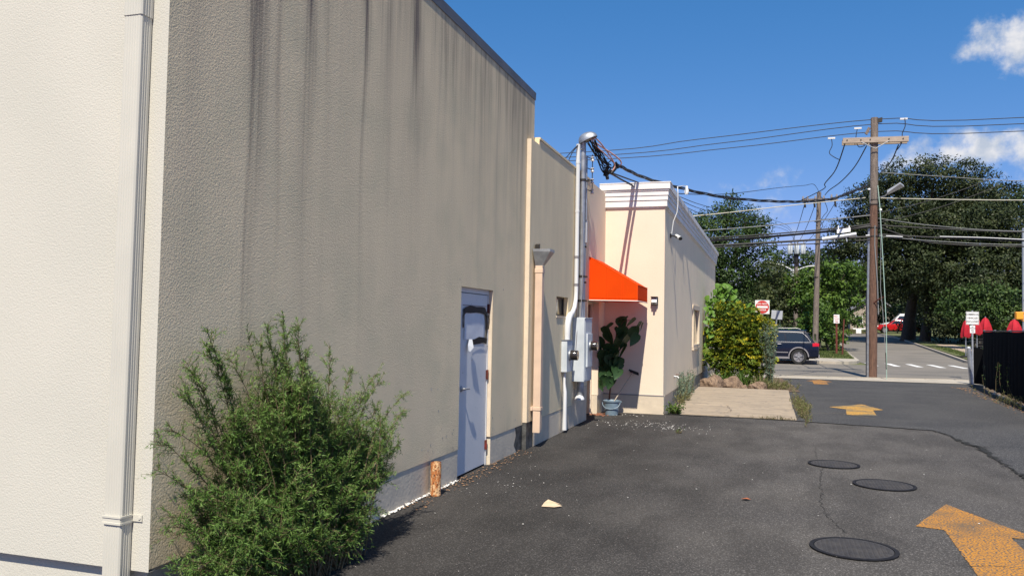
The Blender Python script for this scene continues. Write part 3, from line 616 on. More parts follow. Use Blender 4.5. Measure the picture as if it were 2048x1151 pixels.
# taped card over a broken lite: card plate, tape strips, torn flap
def wavy_strip(name, pts, w, m, parent, axis='z', x0=XD, off=0.004):
    """strip along pts (y,z) with half width w, standing slightly off the door"""
    mb = MB(); n = len(pts); vs = []
    for i, (y, z) in enumerate(pts):
        a = pts[max(i-1,0)]; b = pts[min(i+1,n-1)]; ty, tz = b[0]-a[0], b[1]-a[1]; l = math.hypot(ty,tz) or 1
        ww = w*(1+0.18*math.sin(i*2.3+w*90)); o_ = off + 0.0012*(1+math.sin(i*1.7))
        vs += [(x0+o_, y-tz/l*ww, z+ty/l*ww), (x0+o_+0.003, y+tz/l*ww, z-ty/l*ww)]
    mb.add(vs, [(2*i, 2*i+1, 2*i+3, 2*i+2) for i in range(n-1)]); return mb.build(name, m, parent)
card = MB(); nn = 8; vs = []
for i in range(nn+1):
    for j in range(nn+1):
        y = 8.24 + .62*i/nn; z = 1.47 + .30*j/nn
        vs.append((XD+.008+0.0015*math.sin(i*.9)*math.sin(j*.8), y, z - .02*(i/nn)))
card.add(vs, [(i*(nn+1)+j, (i+1)*(nn+1)+j, (i+1)*(nn+1)+j+1, i*(nn+1)+j+1) for i in range(nn) for j in range(nn)])
card.build('taped_card', m_paper, door, smooth=True)
T = [(8.20,1.765),(8.26,1.79),(8.4,1.80),(8.6,1.80),(8.78,1.80),(8.88,1.79),(8.95,1.74)]
wavy_strip('tape', T, .036, m_tape, door, off=.010)
wavy_strip('tape', [(8.86,1.79),(8.93,1.74),(8.96,1.64),(8.955,1.55),(8.93,1.46)], .030, m_tape, door, off=.011)
wavy_strip('tape', [(8.97,1.44),(8.85,1.455),(8.7,1.455),(8.55,1.44),(8.42,1.43)], .034, m_tape, door, off=.011)
wavy_strip('tape', [(8.205,1.745),(8.205,1.68),(8.205,1.60)], .022, m_tape, door, off=.011)
wavy_strip('tape', [(8.95,1.75),(9.02,1.70),(8.99,1.58)], .022, m_tape, door, off=.018)
mb = MB(); mb.add([(XD+.02,8.36,1.47),(XD+.03,8.43,1.47),(XD+.06,8.40,1.38),(XD+.05,8.32,1.335),(XD+.045,8.28,1.35),(XD+.03,8.30,1.41)],[(0,1,2,5),(5,2,3,4)]); mb.build('torn_flap', m_signw, door)
mb = MB(); mb.box(XD+.001, XD+.006, 8.2, 8.95, 1.84, 1.848); mb.build('door_seam', m_greytrim, door)

# ---- ivory downspout on the front wall
def fluted(x0, x1, yf, yb, nfr=5, nsd=3, d=.0016):
    P = [(x0, yb), (x0, yf+.008), (x0+.008, yf)]
    for i in range(nfr):
        a = x0+.018+(x1-x0-.036)*(i+.15)/nfr; b = x0+.018+(x1-x0-.036)*(i+.85)/nfr
        P += [(a-.003, yf), (a, yf+d), (b-.003, yf+d), (b, yf)]
    P += [(x1-.008, yf), (x1, yf+.008)]
    for i in range(nsd):
        a = yf+.016+(yb-yf-.03)*(i+.15)/nsd; b = yf+.016+(yb-yf-.03)*(i+.85)/nsd
        P += [(x1, a-.002), (x1-d, a), (x1-d, b-.002), (x1, b)]
    P += [(x1, yb)]; return P
dsp = thing('downspout', (-3.29, 3.5, 0), 'tall ivory ribbed downspout on the sunlit cream front wall', 'downspout')
def lean_prism(P, z0, z1, dx):
    n = len(P); vs = [(x, y, z0) for x, y in P] + [(x+dx, y, z1) for x, y in P]
    return MB().add(vs, [tuple(range(n-1,-1,-1)), tuple(range(n,2*n))] + [(i,(i+1)%n,n+(i+1)%n,n+i) for i in range(n)])
lean_prism(fluted(-3.350,-3.234,3.474,3.552), -0.03, 3.285, .008).build('pipe', m_spout, dsp)
lean_prism(fluted(-3.345,-3.222,3.470,3.554), 3.275, 4.7, .004).build('pipe', m_spout, dsp)
mb = MB()
for z in (.560, .594):
    mb.box(-3.354,-3.228,3.466,3.4725,z,z+.010); mb.box(-3.2325,-3.227,3.4725,3.552,z,z+.010)
mb.box(-3.350,-3.234,3.470,3.4732,.570,.594); mb.box(-3.2335,-3.2305,3.4732,3.552,.570,.594)
mb.box(-3.229,-3.17,3.553,3.559,.566,.600); mb.lathe([(.008,-.003),(.008,.006)],(-3.185,3.552,.584),10,'y')
mb.build('bracket', m_spout, dsp)
# ---- peach downspout with sheet metal collector
pd = thing('downspout', (-2.98, 10.45, 0), 'peach square downspout with metal funnel on the grey side wall', 'downspout')
mb = MB(); mb.box(-3.03,-2.93,10.510,10.610,.55,2.44); mb.box(-3.036,-2.924,10.504,10.616,2.34,2.40)
mb.prism([(10.510,.55),(10.610,.55),(10.600,.24),(10.500,.20)], 'x', -3.03, -2.93)
mb.build('pipe', m_peachpipe, pd, bevel=.004)
mb = MB(); mb.box(-3.058,-2.922,10.500,10.620,.50,.54); mb.box(-3.058,-3.03,10.480,10.640,.495,.545); mb.build('bracket', m_peachpipe, pd)
mb = MB(); b0 = [(-3.03,10.510,2.44),(-2.93,10.510,2.44),(-2.93,10.610,2.44),(-3.03,10.610,2.44)]; t0 = [(-3.05,10.450,2.625),(-2.81,10.450,2.625),(-2.81,10.680,2.625),(-3.05,10.680,2.625)]
t1 = [(a, b, 2.66) for a, b, c in t0]
mb.add(b0+t0+t1, [(0,1,5,4),(1,2,6,5),(2,3,7,6),(3,0,4,7),(4,5,9,8),(5,6,10,9),(6,7,11,10),(7,4,8,11)]); mb.build('collector_head', m_galv, pd)
mb = MB(); mb.obox((-3.02,10.570,2.70),(.03,0,0),(0,.02,.01),(0,0,.03)); mb.build('debris', m_dark, pd)

# ---- rusty stub pipe
rp = thing('rusty_pipe_stub', (-3.045,7.25,0), 'short rusty orange and white steel pipe standing by the wall base', 'pipe')
mb = MB(); ring = []
mb.lathe([(.052,0),(.05,.1),(.052,.3),(.05,.315),(.042,.31),(.042,.1)], (-3.045,7.25,0), 20); mb.build('pipe', m_rust, rp, smooth=True)
MB().lathe([(.0435,.30),(.0505,.3165),(.0435,.3185)], (-3.045,7.25,0), 20, caps=False).build('rim', m_rustd, rp)

# ================================================================ FAR BUILDING
fb = thing('far_building', (-5, 22, 0), 'low peach stucco building with white stepped cornice beyond the awning', 'building')
XF, YFE = -1.92, 30.3
SWY0, SWY1, SWZ0, SWZ1 = 21.35, 23.15, 1.12, 2.17
MB().box(-12, XF-.001, YF, YF+.2, .35, 3.93).build('wall', m_beige, fb)
mb = MB()
for y0, y1, z0, z1 in [(YF+.002, SWY0, .33, 3.93), (SWY0, SWY1, .33, SWZ0), (SWY0, SWY1, SWZ1, 3.93), (SWY1, YFE, .33, 3.93)]: mb.box(XF-.2, XF, y0, y1, z0, z1)
mb.box(-12, XF-.2, YFE-.2, YFE, .33, 3.93); mb.box(-12,-11.8,YF+.2,YFE-.2,0,3.93); mb.box(-11.8, XF-.2, YF+.2, YFE-.2, 3.8, 3.9)
mb.build('wall', m_sidew, fb)
mb = MB(); mb.box(-12, XF+.012, YF-.012, YF+.2, -.05, .335); mb.box(XF-.2, XF-.03, YF+.21, YFE, -.05, .32); mb.build('plinth', m_plinthB, fb)
MB().box(-3.06, XF+.02, YF-.018, YF-.0005, .335, .352).build('drip_edge', m_greytrim, fb)
lay = [(3.90,3.925,.018),(3.925,4.04,.045),(4.044,4.13,.058),(4.134,4.22,.070),(4.22,4.25,.085),(4.253,4.37,.105)]
mb = MB()
for z0, z1, o_ in lay:
    mb.box(-3.17 if o_ > .02 else -3.05, XF+o_, YF-o_, YF+.25, z0, z1); mb.box(XF-.25, XF+o_, YF+.25, YFE+o_, z0, z1)
mb.build('cornice', m_white, fb, bevel=.006)
MB().box(-3.17, XF+.115, YF-.112, YF+.26, 4.372, 4.39).build('coping', m_white, fb)
wf = MB(); x = XF-.06
for a in [(SWY0,SWY0+.07,SWZ0,SWZ1),(SWY1-.07,SWY1,SWZ0,SWZ1),(SWY0+.07,SWY1-.07,SWZ0,SWZ0+.07),(SWY0+.07,SWY1-.07,SWZ1-.07,SWZ1)]: wf.box(x, x+.1, *a)
wo = wf.build('window', m_cream, fb); MB().box(x+.02, x+.03, SWY0+.07, SWY1-.07, SWZ0+.07, SWZ1-.07).build('pane', m_glassdk, wo)
mb = MB(); mb.box(XF+.001, XF+.055, SWY0-.06, SWY1+.06, SWZ0-.06, SWZ0-.01); mb.box(XF+.001,XF+.04,SWY0-.05,SWY0-.001,SWZ0,SWZ1+.05); mb.box(XF+.001,XF+.04,SWY1+.001,SWY1+.05,SWZ0,SWZ1+.05); mb.box(XF+.001,XF+.04,SWY0-.001,SWY1+.001,SWZ1+.001,SWZ1+.05); mb.build('window_trim', m_cream, wo)

# ---- awning
aw = thing('awning', (-2.6, 14.9, 2.1), 'bright orange vinyl awning with white piping over the side door', 'awning')
ax0, ax1, ay0, ay1 = -3.055, -2.20, 14.05, 15.24
def sheet(pts, t=.004):
    return MB().poly(pts)
mb = MB()
mb.add([(ax0,ay0,2.858),(ax1,ay0,2.357),(ax1,ay1,2.357),(ax0,ay1,2.858)],[(0,1,2,3)])                      # slope
mb.add([(ax0,ay0,2.095),(ax1,ay0,2.087),(ax1,ay0,2.357),(ax0,ay0,2.858)],[(0,1,2,3)])                       # near cheek
mb.add([(ax0,ay1,2.095),(ax1,ay1,2.087),(ax1,ay1,2.357),(ax0,ay1,2.858)],[(0,1,2,3)])                      # far cheek
mb.add([(ax1,ay0,2.087),(ax1,ay1,2.087),(ax1,ay1,2.357),(ax1,ay0,2.357)],[(0,1,2,3)])                      # valance
mb.build('canvas', m_awn, aw)
mb = MB(); mb.tube([(ax0,ay0-.004,2.09),(ax1+.004,ay0-.004,2.082),(ax1+.004,ay1-.01,2.082)],.009,6)
mb.build('piping', m_piping, aw)
mb = MB(); mb.tube([(ax0,ay0,2.858),(ax1,ay0,2.36),(ax1,ay1-.01,2.36)],.006,6); mb.tube([(ax1,ay0,2.10),(ax1,ay0,2.37)],.006,6); mb.build('seam_cord', mat('orange cord',(0.85,.085,.01),rough=.9,spec=.05), aw)
mb = MB()
for y in (ay0+.02, (ay0+ay1)/2, ay1-.03): mb.tube([(ax0+.01,y,2.80),(ax1-.02,y,2.325),(ax1-.02,y,2.11),(ax0+.01,y,2.12)],.011,6)
mb.tube([(ax1-.02,ay0+.02,2.11),(ax1-.02,ay1-.03,2.11)],.011,6); mb.build('frame', m_galv, aw)

m_seam = mat('stitched orange welt', (0.72,.06,.004), rough=.9, spec=.05)
for t_ in (.36, .70):
    xs_ = ax0+(ax1-ax0)*t_; zt_ = 2.858+(2.357-2.858)*t_
    MB().box(xs_-.006, xs_+.006, ay0-.005, ay0-.001, 2.094, zt_-.004).build('seam', m_seam, aw)
MB().box(ax0+.01, ax1-.004, ay0-.0045, ay0-.001, 2.125, 2.131).build('hem', m_seam, aw)
MB().box(ax1+.001, ax1+.005, ay0+.004, ay1-.004, 2.125, 2.131).build('hem', m_seam, aw)
# ---- wall lamp on the sunlit face
wl = thing('wall_lamp', (-2.09,15.44,2.12), 'small dark square wall lamp on the peach wall beside the awning', 'wall lamp')
MB().box(-2.16,-2.03,15.44,15.497,2.05,2.21).build('housing', m_dark, wl, bevel=.008)
MB().prism([(15.44,2.06),(15.44,2.19),(15.385,2.17),(15.37,2.10)], 'x', -2.145, -2.045).build('lens', m_signw, wl, bevel=.004)
MB().box(-2.155,-2.035,15.35,15.439,2.195,2.21).build('hood', m_dark, wl); MB().tube([(-2.09,15.39,2.10),(-2.09,15.37,2.05)],.02,8).build('sensor', m_dark, wl)
# ---- security camera and conduit
cc = thing('security_camera', (-1.85,16.45,3.4), 'white bullet security camera under the white cornice on the side wall', 'camera')
MB().lathe([(.045,0),(.045,.02),(.02,.03)], (XF,16.35,3.46), 14, 'x').build('mount', m_dark, cc)
MB().tube([(XF+.02,16.35,3.46),(XF+.09,16.4,3.46),(XF+.12,16.45,3.44)],.014,8).build('arm', m_dark, cc)
d = Vector((.55,-.75,-.36)).normalized(); c0 = Vector((XF+.10,16.55,3.475))
MB().cyl(c0, c0+d*.17, .042, .042, 14).build('body', m_pvc, cc, smooth=True)
MB().cyl(c0+d*.171, c0+d*.20, .038, .03, 14).build('lens', m_black, cc, smooth=True)
sb = thing('gooseneck_bulb', (-1.8,17,4.4), 'white gooseneck pipe with bulb rising over the cornice corner', 'lamp')
MB().tube([(XF+.03,16.35,3.50),(XF+.06,16.37,3.75),(XF+.125,16.4,3.93),(XF+.14,16.42,4.1),(XF+.135,16.45,4.36),(XF+.12,16.5,4.47),(XF+.15,17.3,4.62),(XF+.16,17.8,4.70)],.009,8).build('conduit', m_pvc, sb)
MB().lathe([(.0001,.05),(.03,.05),(.03,0),(.045,-.05),(.05,-.09),(.035,-.13),(.0001,-.145)], (XF+.17,17.85,4.66), 14).build('bulb', m_signw, sb, smooth=True)
fc = thing('wall_spigot', (-1.86,17.28,.6), 'small metal water spigot low on the far building side wall', 'spigot')
mb = MB(); mb.tube([(XF,17.28,.61),(XF+.07,17.28,.61),(XF+.10,17.27,.58)],.014,8); mb.lathe([(.035,0),(.035,.008)],(XF+.001,17.28,.61),12,'x'); mb.build('tap', m_galv, fc)
MB().lathe([(.03,0),(.03,.012)], (XF+.07,17.28,.645), 10).build('handle', m_rustd, fc)

# ================================================================ ELECTRIC SERVICE
mainb = thing('electric_cabinet', (-2.96,13.15,1.2), 'tall pale grey electrical trough mounted under the two vertical pipes', 'electrical box')
MB().box(-3.058,-2.862,12.858,13.42,.735,1.755).build('cabinet', m_box, mainb, bevel=.005)
MB().box(-3.058,-2.850,12.87,13.43,1.757,1.772).build('top_flange', m_box, mainb)
MB().box(-2.861,-2.857,12.90,13.40,.76,1.73).build('cover', m_box, mainb)
mb = MB(); mb.lathe([(.05,0),(.062,.02),(.062,.17),(.056,.24)], (-2.96,13.05,.495), 18); mb.build('bottom_conduit', m_galv, mainb, smooth=True)
mb = MB(); mb.lathe([(.0001,.075),(.05,.06),(.075,.03),(.08,0),(.0001,-.005)], (-2.955,12.98,.44), 16); mb.build('dome_cap', m_pvc, mainb, smooth=True)
for y, z in [(12.875,1.33),(12.875,1.25)]:
    for x_ in (-3.0,-2.96): MB().lathe([(.006,0),(.006,-.006)], (x_,y+.004,z), 8, 'y').build('screw', m_dark, mainb)
def meter(name_root, x, y, z, r, l):
    g = MB().lathe([(r,0),(r,.02),(r*.93,.022)], (x,y,z), 24, 'x').build('meter_ring', m_galv, name_root, smooth=True)
    MB().lathe([(r*.92,0),(r*.92,l-.01),(r*.85,l),(.0001,l)], (x+.021,y,z), 24, 'x').build('meter_glass', m_meterglass, name_root, smooth=True)
    MB().box(x+.022+l, x+.026+l, y-.02, y+.02, z-.015, z+.015).build('seal_tag', m_galv, name_root)
m1 = thing('electric_meter', (-3.0,12.3,1.15), 'left electric meter box fed by the curved white pipe', 'electric meter', 'electric meters')
MB().box(-3.058,-2.966,12.12,12.48,.925,1.405).build('enclosure', m_box, m1, bevel=.004)
MB().box(-3.058,-2.958,12.11,12.49,1.407,1.418).build('top_flange', m_galv, m1)
meter(m1, -2.965, 12.30, 1.18, .085, .11)
m2 = thing('electric_meter', (-2.85,13.1,1.25), 'right electric meter panel fixed to the side of the tall cabinet', 'electric meter', 'electric meters')
MB().box(-2.855,-2.828,12.96,13.33,.97,1.51).build('enclosure', m_box, m2, bevel=.003)
meter(m2, -2.827, 13.14, 1.31, .08, .105)
# conduits
c1 = thing('white_conduit', (-3.0,12.85,1.4), 'tall white pipe curving down to the left electric meter', 'conduit')
MB().tube([(-3.01,12.86,4.60),(-3.01,12.86,3.4),(-3.01,12.86,2.2),(-3.01,12.84,2.06),(-3.01,12.76,1.93),(-3.01,12.62,1.84),(-3.01,12.46,1.80),(-3.01,12.36,1.74),(-3.01,12.31,1.64),(-3.01,12.30,1.5),(-3.01,12.30,1.42)],[.034]*3+[.034,.036,.038,.05,.052,.05,.046,.044],14).build('pipe', m_pvc, c1, smooth=True)
for z in (4.30,3.5,2.75,2.3): MB().lathe([(.038,-.02),(.038,.02)], (-3.01,12.86,z), 14).build('coupling', m_pvc if z > 3 else m_greytrim, c1)
MB().tube([(-3.02,12.2,.92),(-3.02,12.2,.75),(-3.0,12.17,.62),(-3.0,12.17,.3),(-3.0,12.16,.04)],[.02,.02,.028,.03,.036],10).build('lower_pipe', m_pvc, c1, smooth=True)
c2 = thing('galvanised_conduit', (-2.97,13.1,1.77), 'thick galvanised steel mast rising from the cabinet to the weatherhead', 'conduit')
MB().tube([(-2.98,13.1,1.772),(-2.98,13.1,4.60)],.046,16).build('pipe', m_galv, c2, smooth=True)
for z in (4.05,2.45,2.05): 
    mb = MB(); mb.lathe([(.054,-.018),(.054,.018)], (-2.98,13.1,z), 16); mb.box(-3.058,-2.90,13.16,13.2,z-.014,z+.014); mb.build('clamp', m_dark, c2)
# weatherhead: a tilted hood over the tops of both pipes
wh = MB(); vs = []; nu, nv = 20, 8; tl = R(24)
def hood(a, e, k=1.0):
    x, y, z = .165*k*math.cos(e)*math.cos(a), .095*k*math.cos(e)*math.sin(a), .125*k*math.sin(e)
    x += .03*math.cos(e)
    return (-2.915 + x*math.cos(tl)-z*math.sin(tl), 13.03+y, 4.70 + x*math.sin(tl)+z*math.cos(tl))
for j in range(nv+1):
    e = -0.15 + (math.pi/2+.15)*j/nv
    for i in range(nu): vs.append(hood(2*math.pi*i/nu, e))
wh.add(vs, [(j*nu+i, j*nu+(i+1)%nu, (j+1)*nu+(i+1)%nu, (j+1)*nu+i) for j in range(nv) for i in range(nu)])
wo = wh.build('weatherhead', m_galv, c2, smooth=True)
MB().poly([hood(2*math.pi*i/nu, -0.10, .97) for i in range(nu)]).build('outlet_plate', m_dark, wo)
MB().tube([(-2.99,13.08,4.56),(-2.985,13.07,4.68)],[.055,.06],14).build('neck', m_galv, wo, smooth=True)
# third thin conduit with box
c3 = thing('thin_conduit', (-2.99,13.37,1.77), 'thin white conduit with a narrow junction box right of the steel mast', 'conduit')
MB().tube([(-2.99,13.36,1.772),(-2.99,13.36,3.03)],.018,8).build('pipe', m_pvc, c3)
MB().box(-3.03,-2.955,13.31,13.40,3.03,3.41).build('junction_box', m_pvc, c3, bevel=.004)
MB().tube([(-2.965,13.3,4.5),(-2.965,13.3,3.41)],.018,8).build('upper_pipe', m_galv, c3)
for z in (2.95,2.35): MB().box(-3.03,-2.96,13.335,13.385,z,z+.03).build('clamp', m_dark, c3)
# insulator rack
ir = thing('insulator_rack', (-2.9,13.6,3.95), 'vertical rack of small porcelain spool insulators beside the steel mast', 'insulator rack')
MB().cyl((-2.93,13.6,3.90),(-2.93,13.6,4.58),.008,n=8).build('rod', m_dark, ir)
for z in (3.94,4.12,4.31,4.50):
    MB().lathe([(.02,-.04),(.034,-.03),(.02,-.008),(.02,.008),(.034,.03),(.02,.04)], (-2.93,13.6,z), 12).build('insulator', m_porc, ir, smooth=True)
    MB().tube([(-3.0,13.3,z),(-2.93,13.6,z)],.008,6).build('bracket_arm', m_dark, ir)
def cable(name, pts, r, m, label, cat='cable', group=None, n=6, sub=True, parent=None):
    """smooth curve through the given 3D points"""
    P = [Vector(p) for p in pts]; out = []
    if sub and len(P) > 2:
        for i in range(len(P)-1):
            p0 = P[max(i-1,0)]; p1 = P[i]; p2 = P[i+1]; p3 = P[min(i+2,len(P)-1)]
            for k in range(6):
                t = k/6; out.append(0.5*((2*p1)+(p2-p0)*t+(2*p0-5*p1+4*p2-p3)*t*t+(-p0+3*p1-3*p2+p3)*t**3))
        out.append(P[-1])
    else: out = P
    o = MB().tube(out, r, n).build(name, m, parent, smooth=True)
    if parent is None: tag(o, label, cat, group)
    return o
def sag(a, b, s, n=9):
    a, b = Vector(a), Vector(b); return [a.lerp(b, i/(n-1)) - Vector((0,0,s*4*(i/(n-1))*(1-i/(n-1)))) for i in range(n)]
# conductors hanging from the weatherhead to the splice
sp = thing('splice_bundle', (-2.62,13.6,4.3), 'black taped wire splices and pink conductors hanging below the weatherhead', 'wire bundle')
cable('pink_conductor', [(-2.80,13.03,4.735),(-2.76,13.08,4.66),(-2.66,13.3,4.60),(-2.56,13.5,4.55),(-2.47,13.7,4.48),(-2.46,13.75,4.42),(-2.52,13.75,4.39)], .012, m_copper, '', parent=sp)
cable('pink_conductor', [(-2.78,13.03,4.745),(-2.71,13.15,4.68),(-2.64,13.35,4.58),(-2.58,13.5,4.48),(-2.54,13.6,4.38),(-2.57,13.6,4.30),(-2.62,13.6,4.28)], .011, m_copper, '', parent=sp)
cable('pink_conductor', [(-2.84,13.0,4.72),(-2.75,13.1,4.60),(-2.66,13.3,4.52),(-2.60,13.5,4.46),(-2.56,13.6,4.42)], .009, m_copper, '', parent=sp)
rs = random.Random(5)
for i in range(15):
    a = (-2.90+.02*i*.5, 13.0+rs.uniform(-.03,.1), 4.70-rs.uniform(0,.06)); e = (-2.68+rs.uniform(-.05,.08), 13.6, 4.28+rs.uniform(-.06,.12)); s_ = rs.uniform(.0,.16)
    m_ = (Vector(a)+Vector(e))/2 + Vector((rs.uniform(-.05,.03), 0, -s_*.5+rs.uniform(-.03,.06)))
    cable('black_conductor', [a, Vector(a).lerp(m_,.5)+Vector((0,0,-.02)), m_, Vector(e).lerp(m_,.4)+Vector((-.01,0,-.02)), e], .008, m_cable, '', parent=sp)
cable('looped_conductor', [(-2.66,13.6,4.42),(-2.60,13.6,4.46),(-2.55,13.6,4.41),(-2.58,13.6,4.34),(-2.65,13.6,4.36),(-2.66,13.6,4.42)], .010, m_cable, '', parent=sp)
for a, b, r in [((-2.66,13.6,4.36),(-2.72,13.6,4.20),.034),((-2.70,13.6,4.30),(-2.66,13.6,4.14),.036),((-2.60,13.6,4.30),(-2.68,13.6,4.22),.034),((-2.56,13.7,4.44),(-2.50,13.75,4.36),.038),((-2.54,13.65,4.34),(-2.60,13.6,4.24),.034)]:
    MB().tube([a, b], [r, r*.75], 9).build('splice_cover', m_black, sp)
cable('black_conductor', [(-3.0,12.9,4.62),(-3.04,12.6,4.45),(-3.09,12.3,4.25)], .007, m_cable, '', parent=sp)
cable('black_conductor', [(-3.0,12.9,4.60),(-3.06,12.7,4.45),(-3.09,12.5,4.24)], .007, m_cable, '', parent=sp)
cable('cabinet_cable', [(-2.955,12.97,3.5),(-2.93,12.98,2.6),(-2.95,12.96,1.9),(-2.98,12.87,1.6),(-3.0,12.86,1.25)], .008, m_greytrim, '', parent=sp)

# ================================================================ POLES AND WIRES
p1 = thing('utility_pole', (3.38,30.8,0), 'tall dark brown wooden utility pole with pale crossarm at the driveway end', 'utility pole')
mb = MB(); mb.tube([(3.385,30.8,-.05),(3.41,30.8,3),(3.435,30.8,6),(3.462,30.8,9.1)],[.150,.142,.132,.118],18); mb.build('pole', m_pole, p1, smooth=True)
MB().tube([(3.436,30.79,6.05),(3.449,30.795,7.6),(3.4625,30.8,9.12)],[.1345,.128,.1215],18).build('pole_top', m_poleg, p1, smooth=True)
mb = MB(); mb.obox((3.47,30.64,8.30),(1.06,0,-.018),(0,.055,0),(.002,0,.095)); mb.build('crossarm', m_arm, p1, bevel=.01)
mb = MB(); mb.obox((3.47,30.98,8.30),(1.06,0,-.018),(0,.05,0),(.002,0,.085)); mb.build('crossarm', m_arm, p1)
for s_ in (-1, 1): MB().tube([(3.46,30.58,7.98),(3.46+s_*.45,30.58,8.24)],.016,6).build('brace', m_galv, p1)
for x_ in (2.55, 3.0, 3.3, 3.9, 4.35): MB().lathe([(.022,0),(.022,-.02)], (x_,30.585,8.31-.017*(x_-3.46)), 8, 'y').build('bolt', m_dark, p1)
mb = MB(); mb.obox((3.22,30.6,8.62),(.055,0,.11),(0,.05,0),(.04,0,-.03)); mb.build('cutout_bracket', m_poleg, p1)
mb = MB(); mb.obox((3.62,30.78,9.02),(.09,0,.02),(0,.06,0),(0,0,.075)); mb.build('top_bracket', m_dark, p1)
MB().tube([(3.225,30.70,-.02),(3.235,30.70,2.8),(3.27,30.70,5.2)],.038,8).build('riser_pipe', m_galv, p1)
mb = MB(); mb.box(3.18,3.26,30.8,30.88,0,2.9); mb.build('shade_strip', m_dark, p1)  # dark strip added for the shading low on the pole's left side
# lamp head on an arm
MB().tube([(3.50,30.75,6.25),(3.75,30.55,6.30),(3.9,30.4,6.42)],.025,8).build('lamp_arm', m_galv, p1)
lh = MB(); lh.add([(3.80,30.32,6.36),(3.86,30.50,6.33),(3.80,30.33,6.47),(3.86,30.5,6.46),(4.20,30.1,6.64),(4.36,30.4,6.58),(4.18,30.1,6.70),(4.33,30.4,6.66)],[(0,1,5,4),(2,6,7,3),(0,4,6,2),(1,3,7,5),(0,2,3,1),(4,5,7,6)])
lh.build('lamp_head', m_signback, p1, bevel=.015)
for z in (5.23, 4.93, 6.21, 6.05): MB().lathe([(.146,-.02),(.15,0),(.146,.02)], (3.43,30.8,z), 16).build('steel_band', m_dark, p1)
for x_, z in [(3.22,4.96),(3.64,4.96)]: MB().box(x_-.06,x_+.06,30.62,30.66,z-.015,z+.015).build('bolt_plate', m_signw, p1)
MB().lathe([(.05,-.03),(.045,.02),(.02,.05)], (3.63,30.62,5.84), 10).build('white_cap', m_signw, p1)
MB().tube([(3.30,30.66,6.1),(3.30,30.64,6.55),(3.22,30.62,6.58),(2.95,30.5,6.45)],.012,6).build('service_hook', m_galv, p1)
MB().lathe([(.04,-.03),(.045,0),(.03,.03)], (3.27,30.62,6.57), 10).build('white_cap', m_signw, p1)
MB().tube([(3.42,30.66,2.6),(3.55,30.5,2.72),(3.74,30.35,2.82)],.02,6).build('guy_standoff', m_rustd, p1)
MB().tube([(3.455,30.64,5.3),(3.45,30.65,4.6),(3.53,30.62,3.3),(3.56,30.6,2.2)],.018,6).build('ground_wire', m_cableg, p1)
# pole 2 across the street
p2 = thing('utility_pole', (2.45,50,0.08), 'grey wooden utility pole across the street behind the navy car', 'utility pole')
MB().tube([(2.45,50,0),(2.55,50,4.6),(2.66,50,9.6)],[.17,.15,.12],14).build('pole', m_poleg, p2, smooth=True)
MB().obox((2.68,49.85,9.14),(.98,0,.0),(0,.06,0),(0,0,.06)).build('crossarm', m_poleg, p2)
for x_ in (1.78, 2.02, 2.45, 2.9, 3.32, 3.6):
    MB().lathe([(.03,-.14),(.06,-.1),(.05,.05),(.07,.08),(.05,.2),(.03,.26)], (x_,49.78,9.1+(.06 if x_ > 3 else 0)), 8).build('insulator', m_greytrim, p2)
for x_ in (1.86, 2.38, 3.5): MB().tube([(x_,49.7,9.0),(x_+.03,49.7,8.68)],.055,8).build('fuse_cutout', m_dark, p2)
for z in (6.6, 4.65, 7.9): MB().lathe([(.17,-.03),(.175,0),(.17,.03)], (2.6-(9-z)*.02,50,z), 12).build('steel_band', m_dark, p2)
cable('jumper_wire', [(2.75,49.8,9.3),(2.95,49.8,9.0),(3.1,49.8,8.5),(2.9,49.8,8.2),(2.75,49.8,7.9),(2.85,49.8,7.6),(2.68,49.8,7.4)], .018, m_cable, '', parent=p2)
cable('jumper_wire', [(2.5,49.8,8.9),(2.62,49.8,8.4),(2.48,49.8,8.0),(2.6,49.8,7.7)], .015, m_cable, '', parent=p2)
# pole 3 with transformers and twin lamps
p3 = thing('utility_pole', (1.96,70,.6), 'far utility pole carrying three grey transformers and twin street lamps', 'utility pole')
MB().tube([(1.96,70,.5),(1.98,70,8.5)],[.19,.15],12).build('pole', m_poleg, p3, smooth=True)
MB().tube([(1.96,69.8,7.0),(1.97,69.8,8.2)],.2,10).build('dark_sleeve', m_black, p3)
for x_ in (1.5, 2.0, 2.5):
    o = MB().lathe([(.19,-.42),(.21,-.36),(.21,.28),(.17,.36),(.06,.4)], (x_,69.6,8.15), 14).build('transformer', m_box, p3, smooth=True)
    MB().lathe([(.03,.38),(.05,.45),(.03,.6)], (x_+.05,69.6,8.15), 8).build('bushing', m_greytrim, o)
MB().obox((2.0,69.8,8.55),(.65,0,0),(0,.05,0),(0,0,.05)).build('crossarm', m_poleg, p3)
for a, b, c in [((1.8,69.7,6.35),(.9,69.7,6.85),(.0,69.7,7.0)), ((2.1,69.7,6.45),(2.5,69.7,6.62),(3.0,69.7,6.75))]:
    MB().tube([a,b,c],[.05,.045,.04],8).build('lamp_arm', m_pvc, p3)
    s_ = -1 if c[0] < 1 else 1
    MB().obox((c[0]+s_*.22,69.7,c[2]),(.3,0,.02),(0,.12,0),(0,0,.05)).build('lamp_head', m_pvc, p3, bevel=.02)
MB().tube([(1.65,69.65,5.6),(1.68,69.65,6.5)],.13,8).build('riser_pipe', m_pvc, p3)

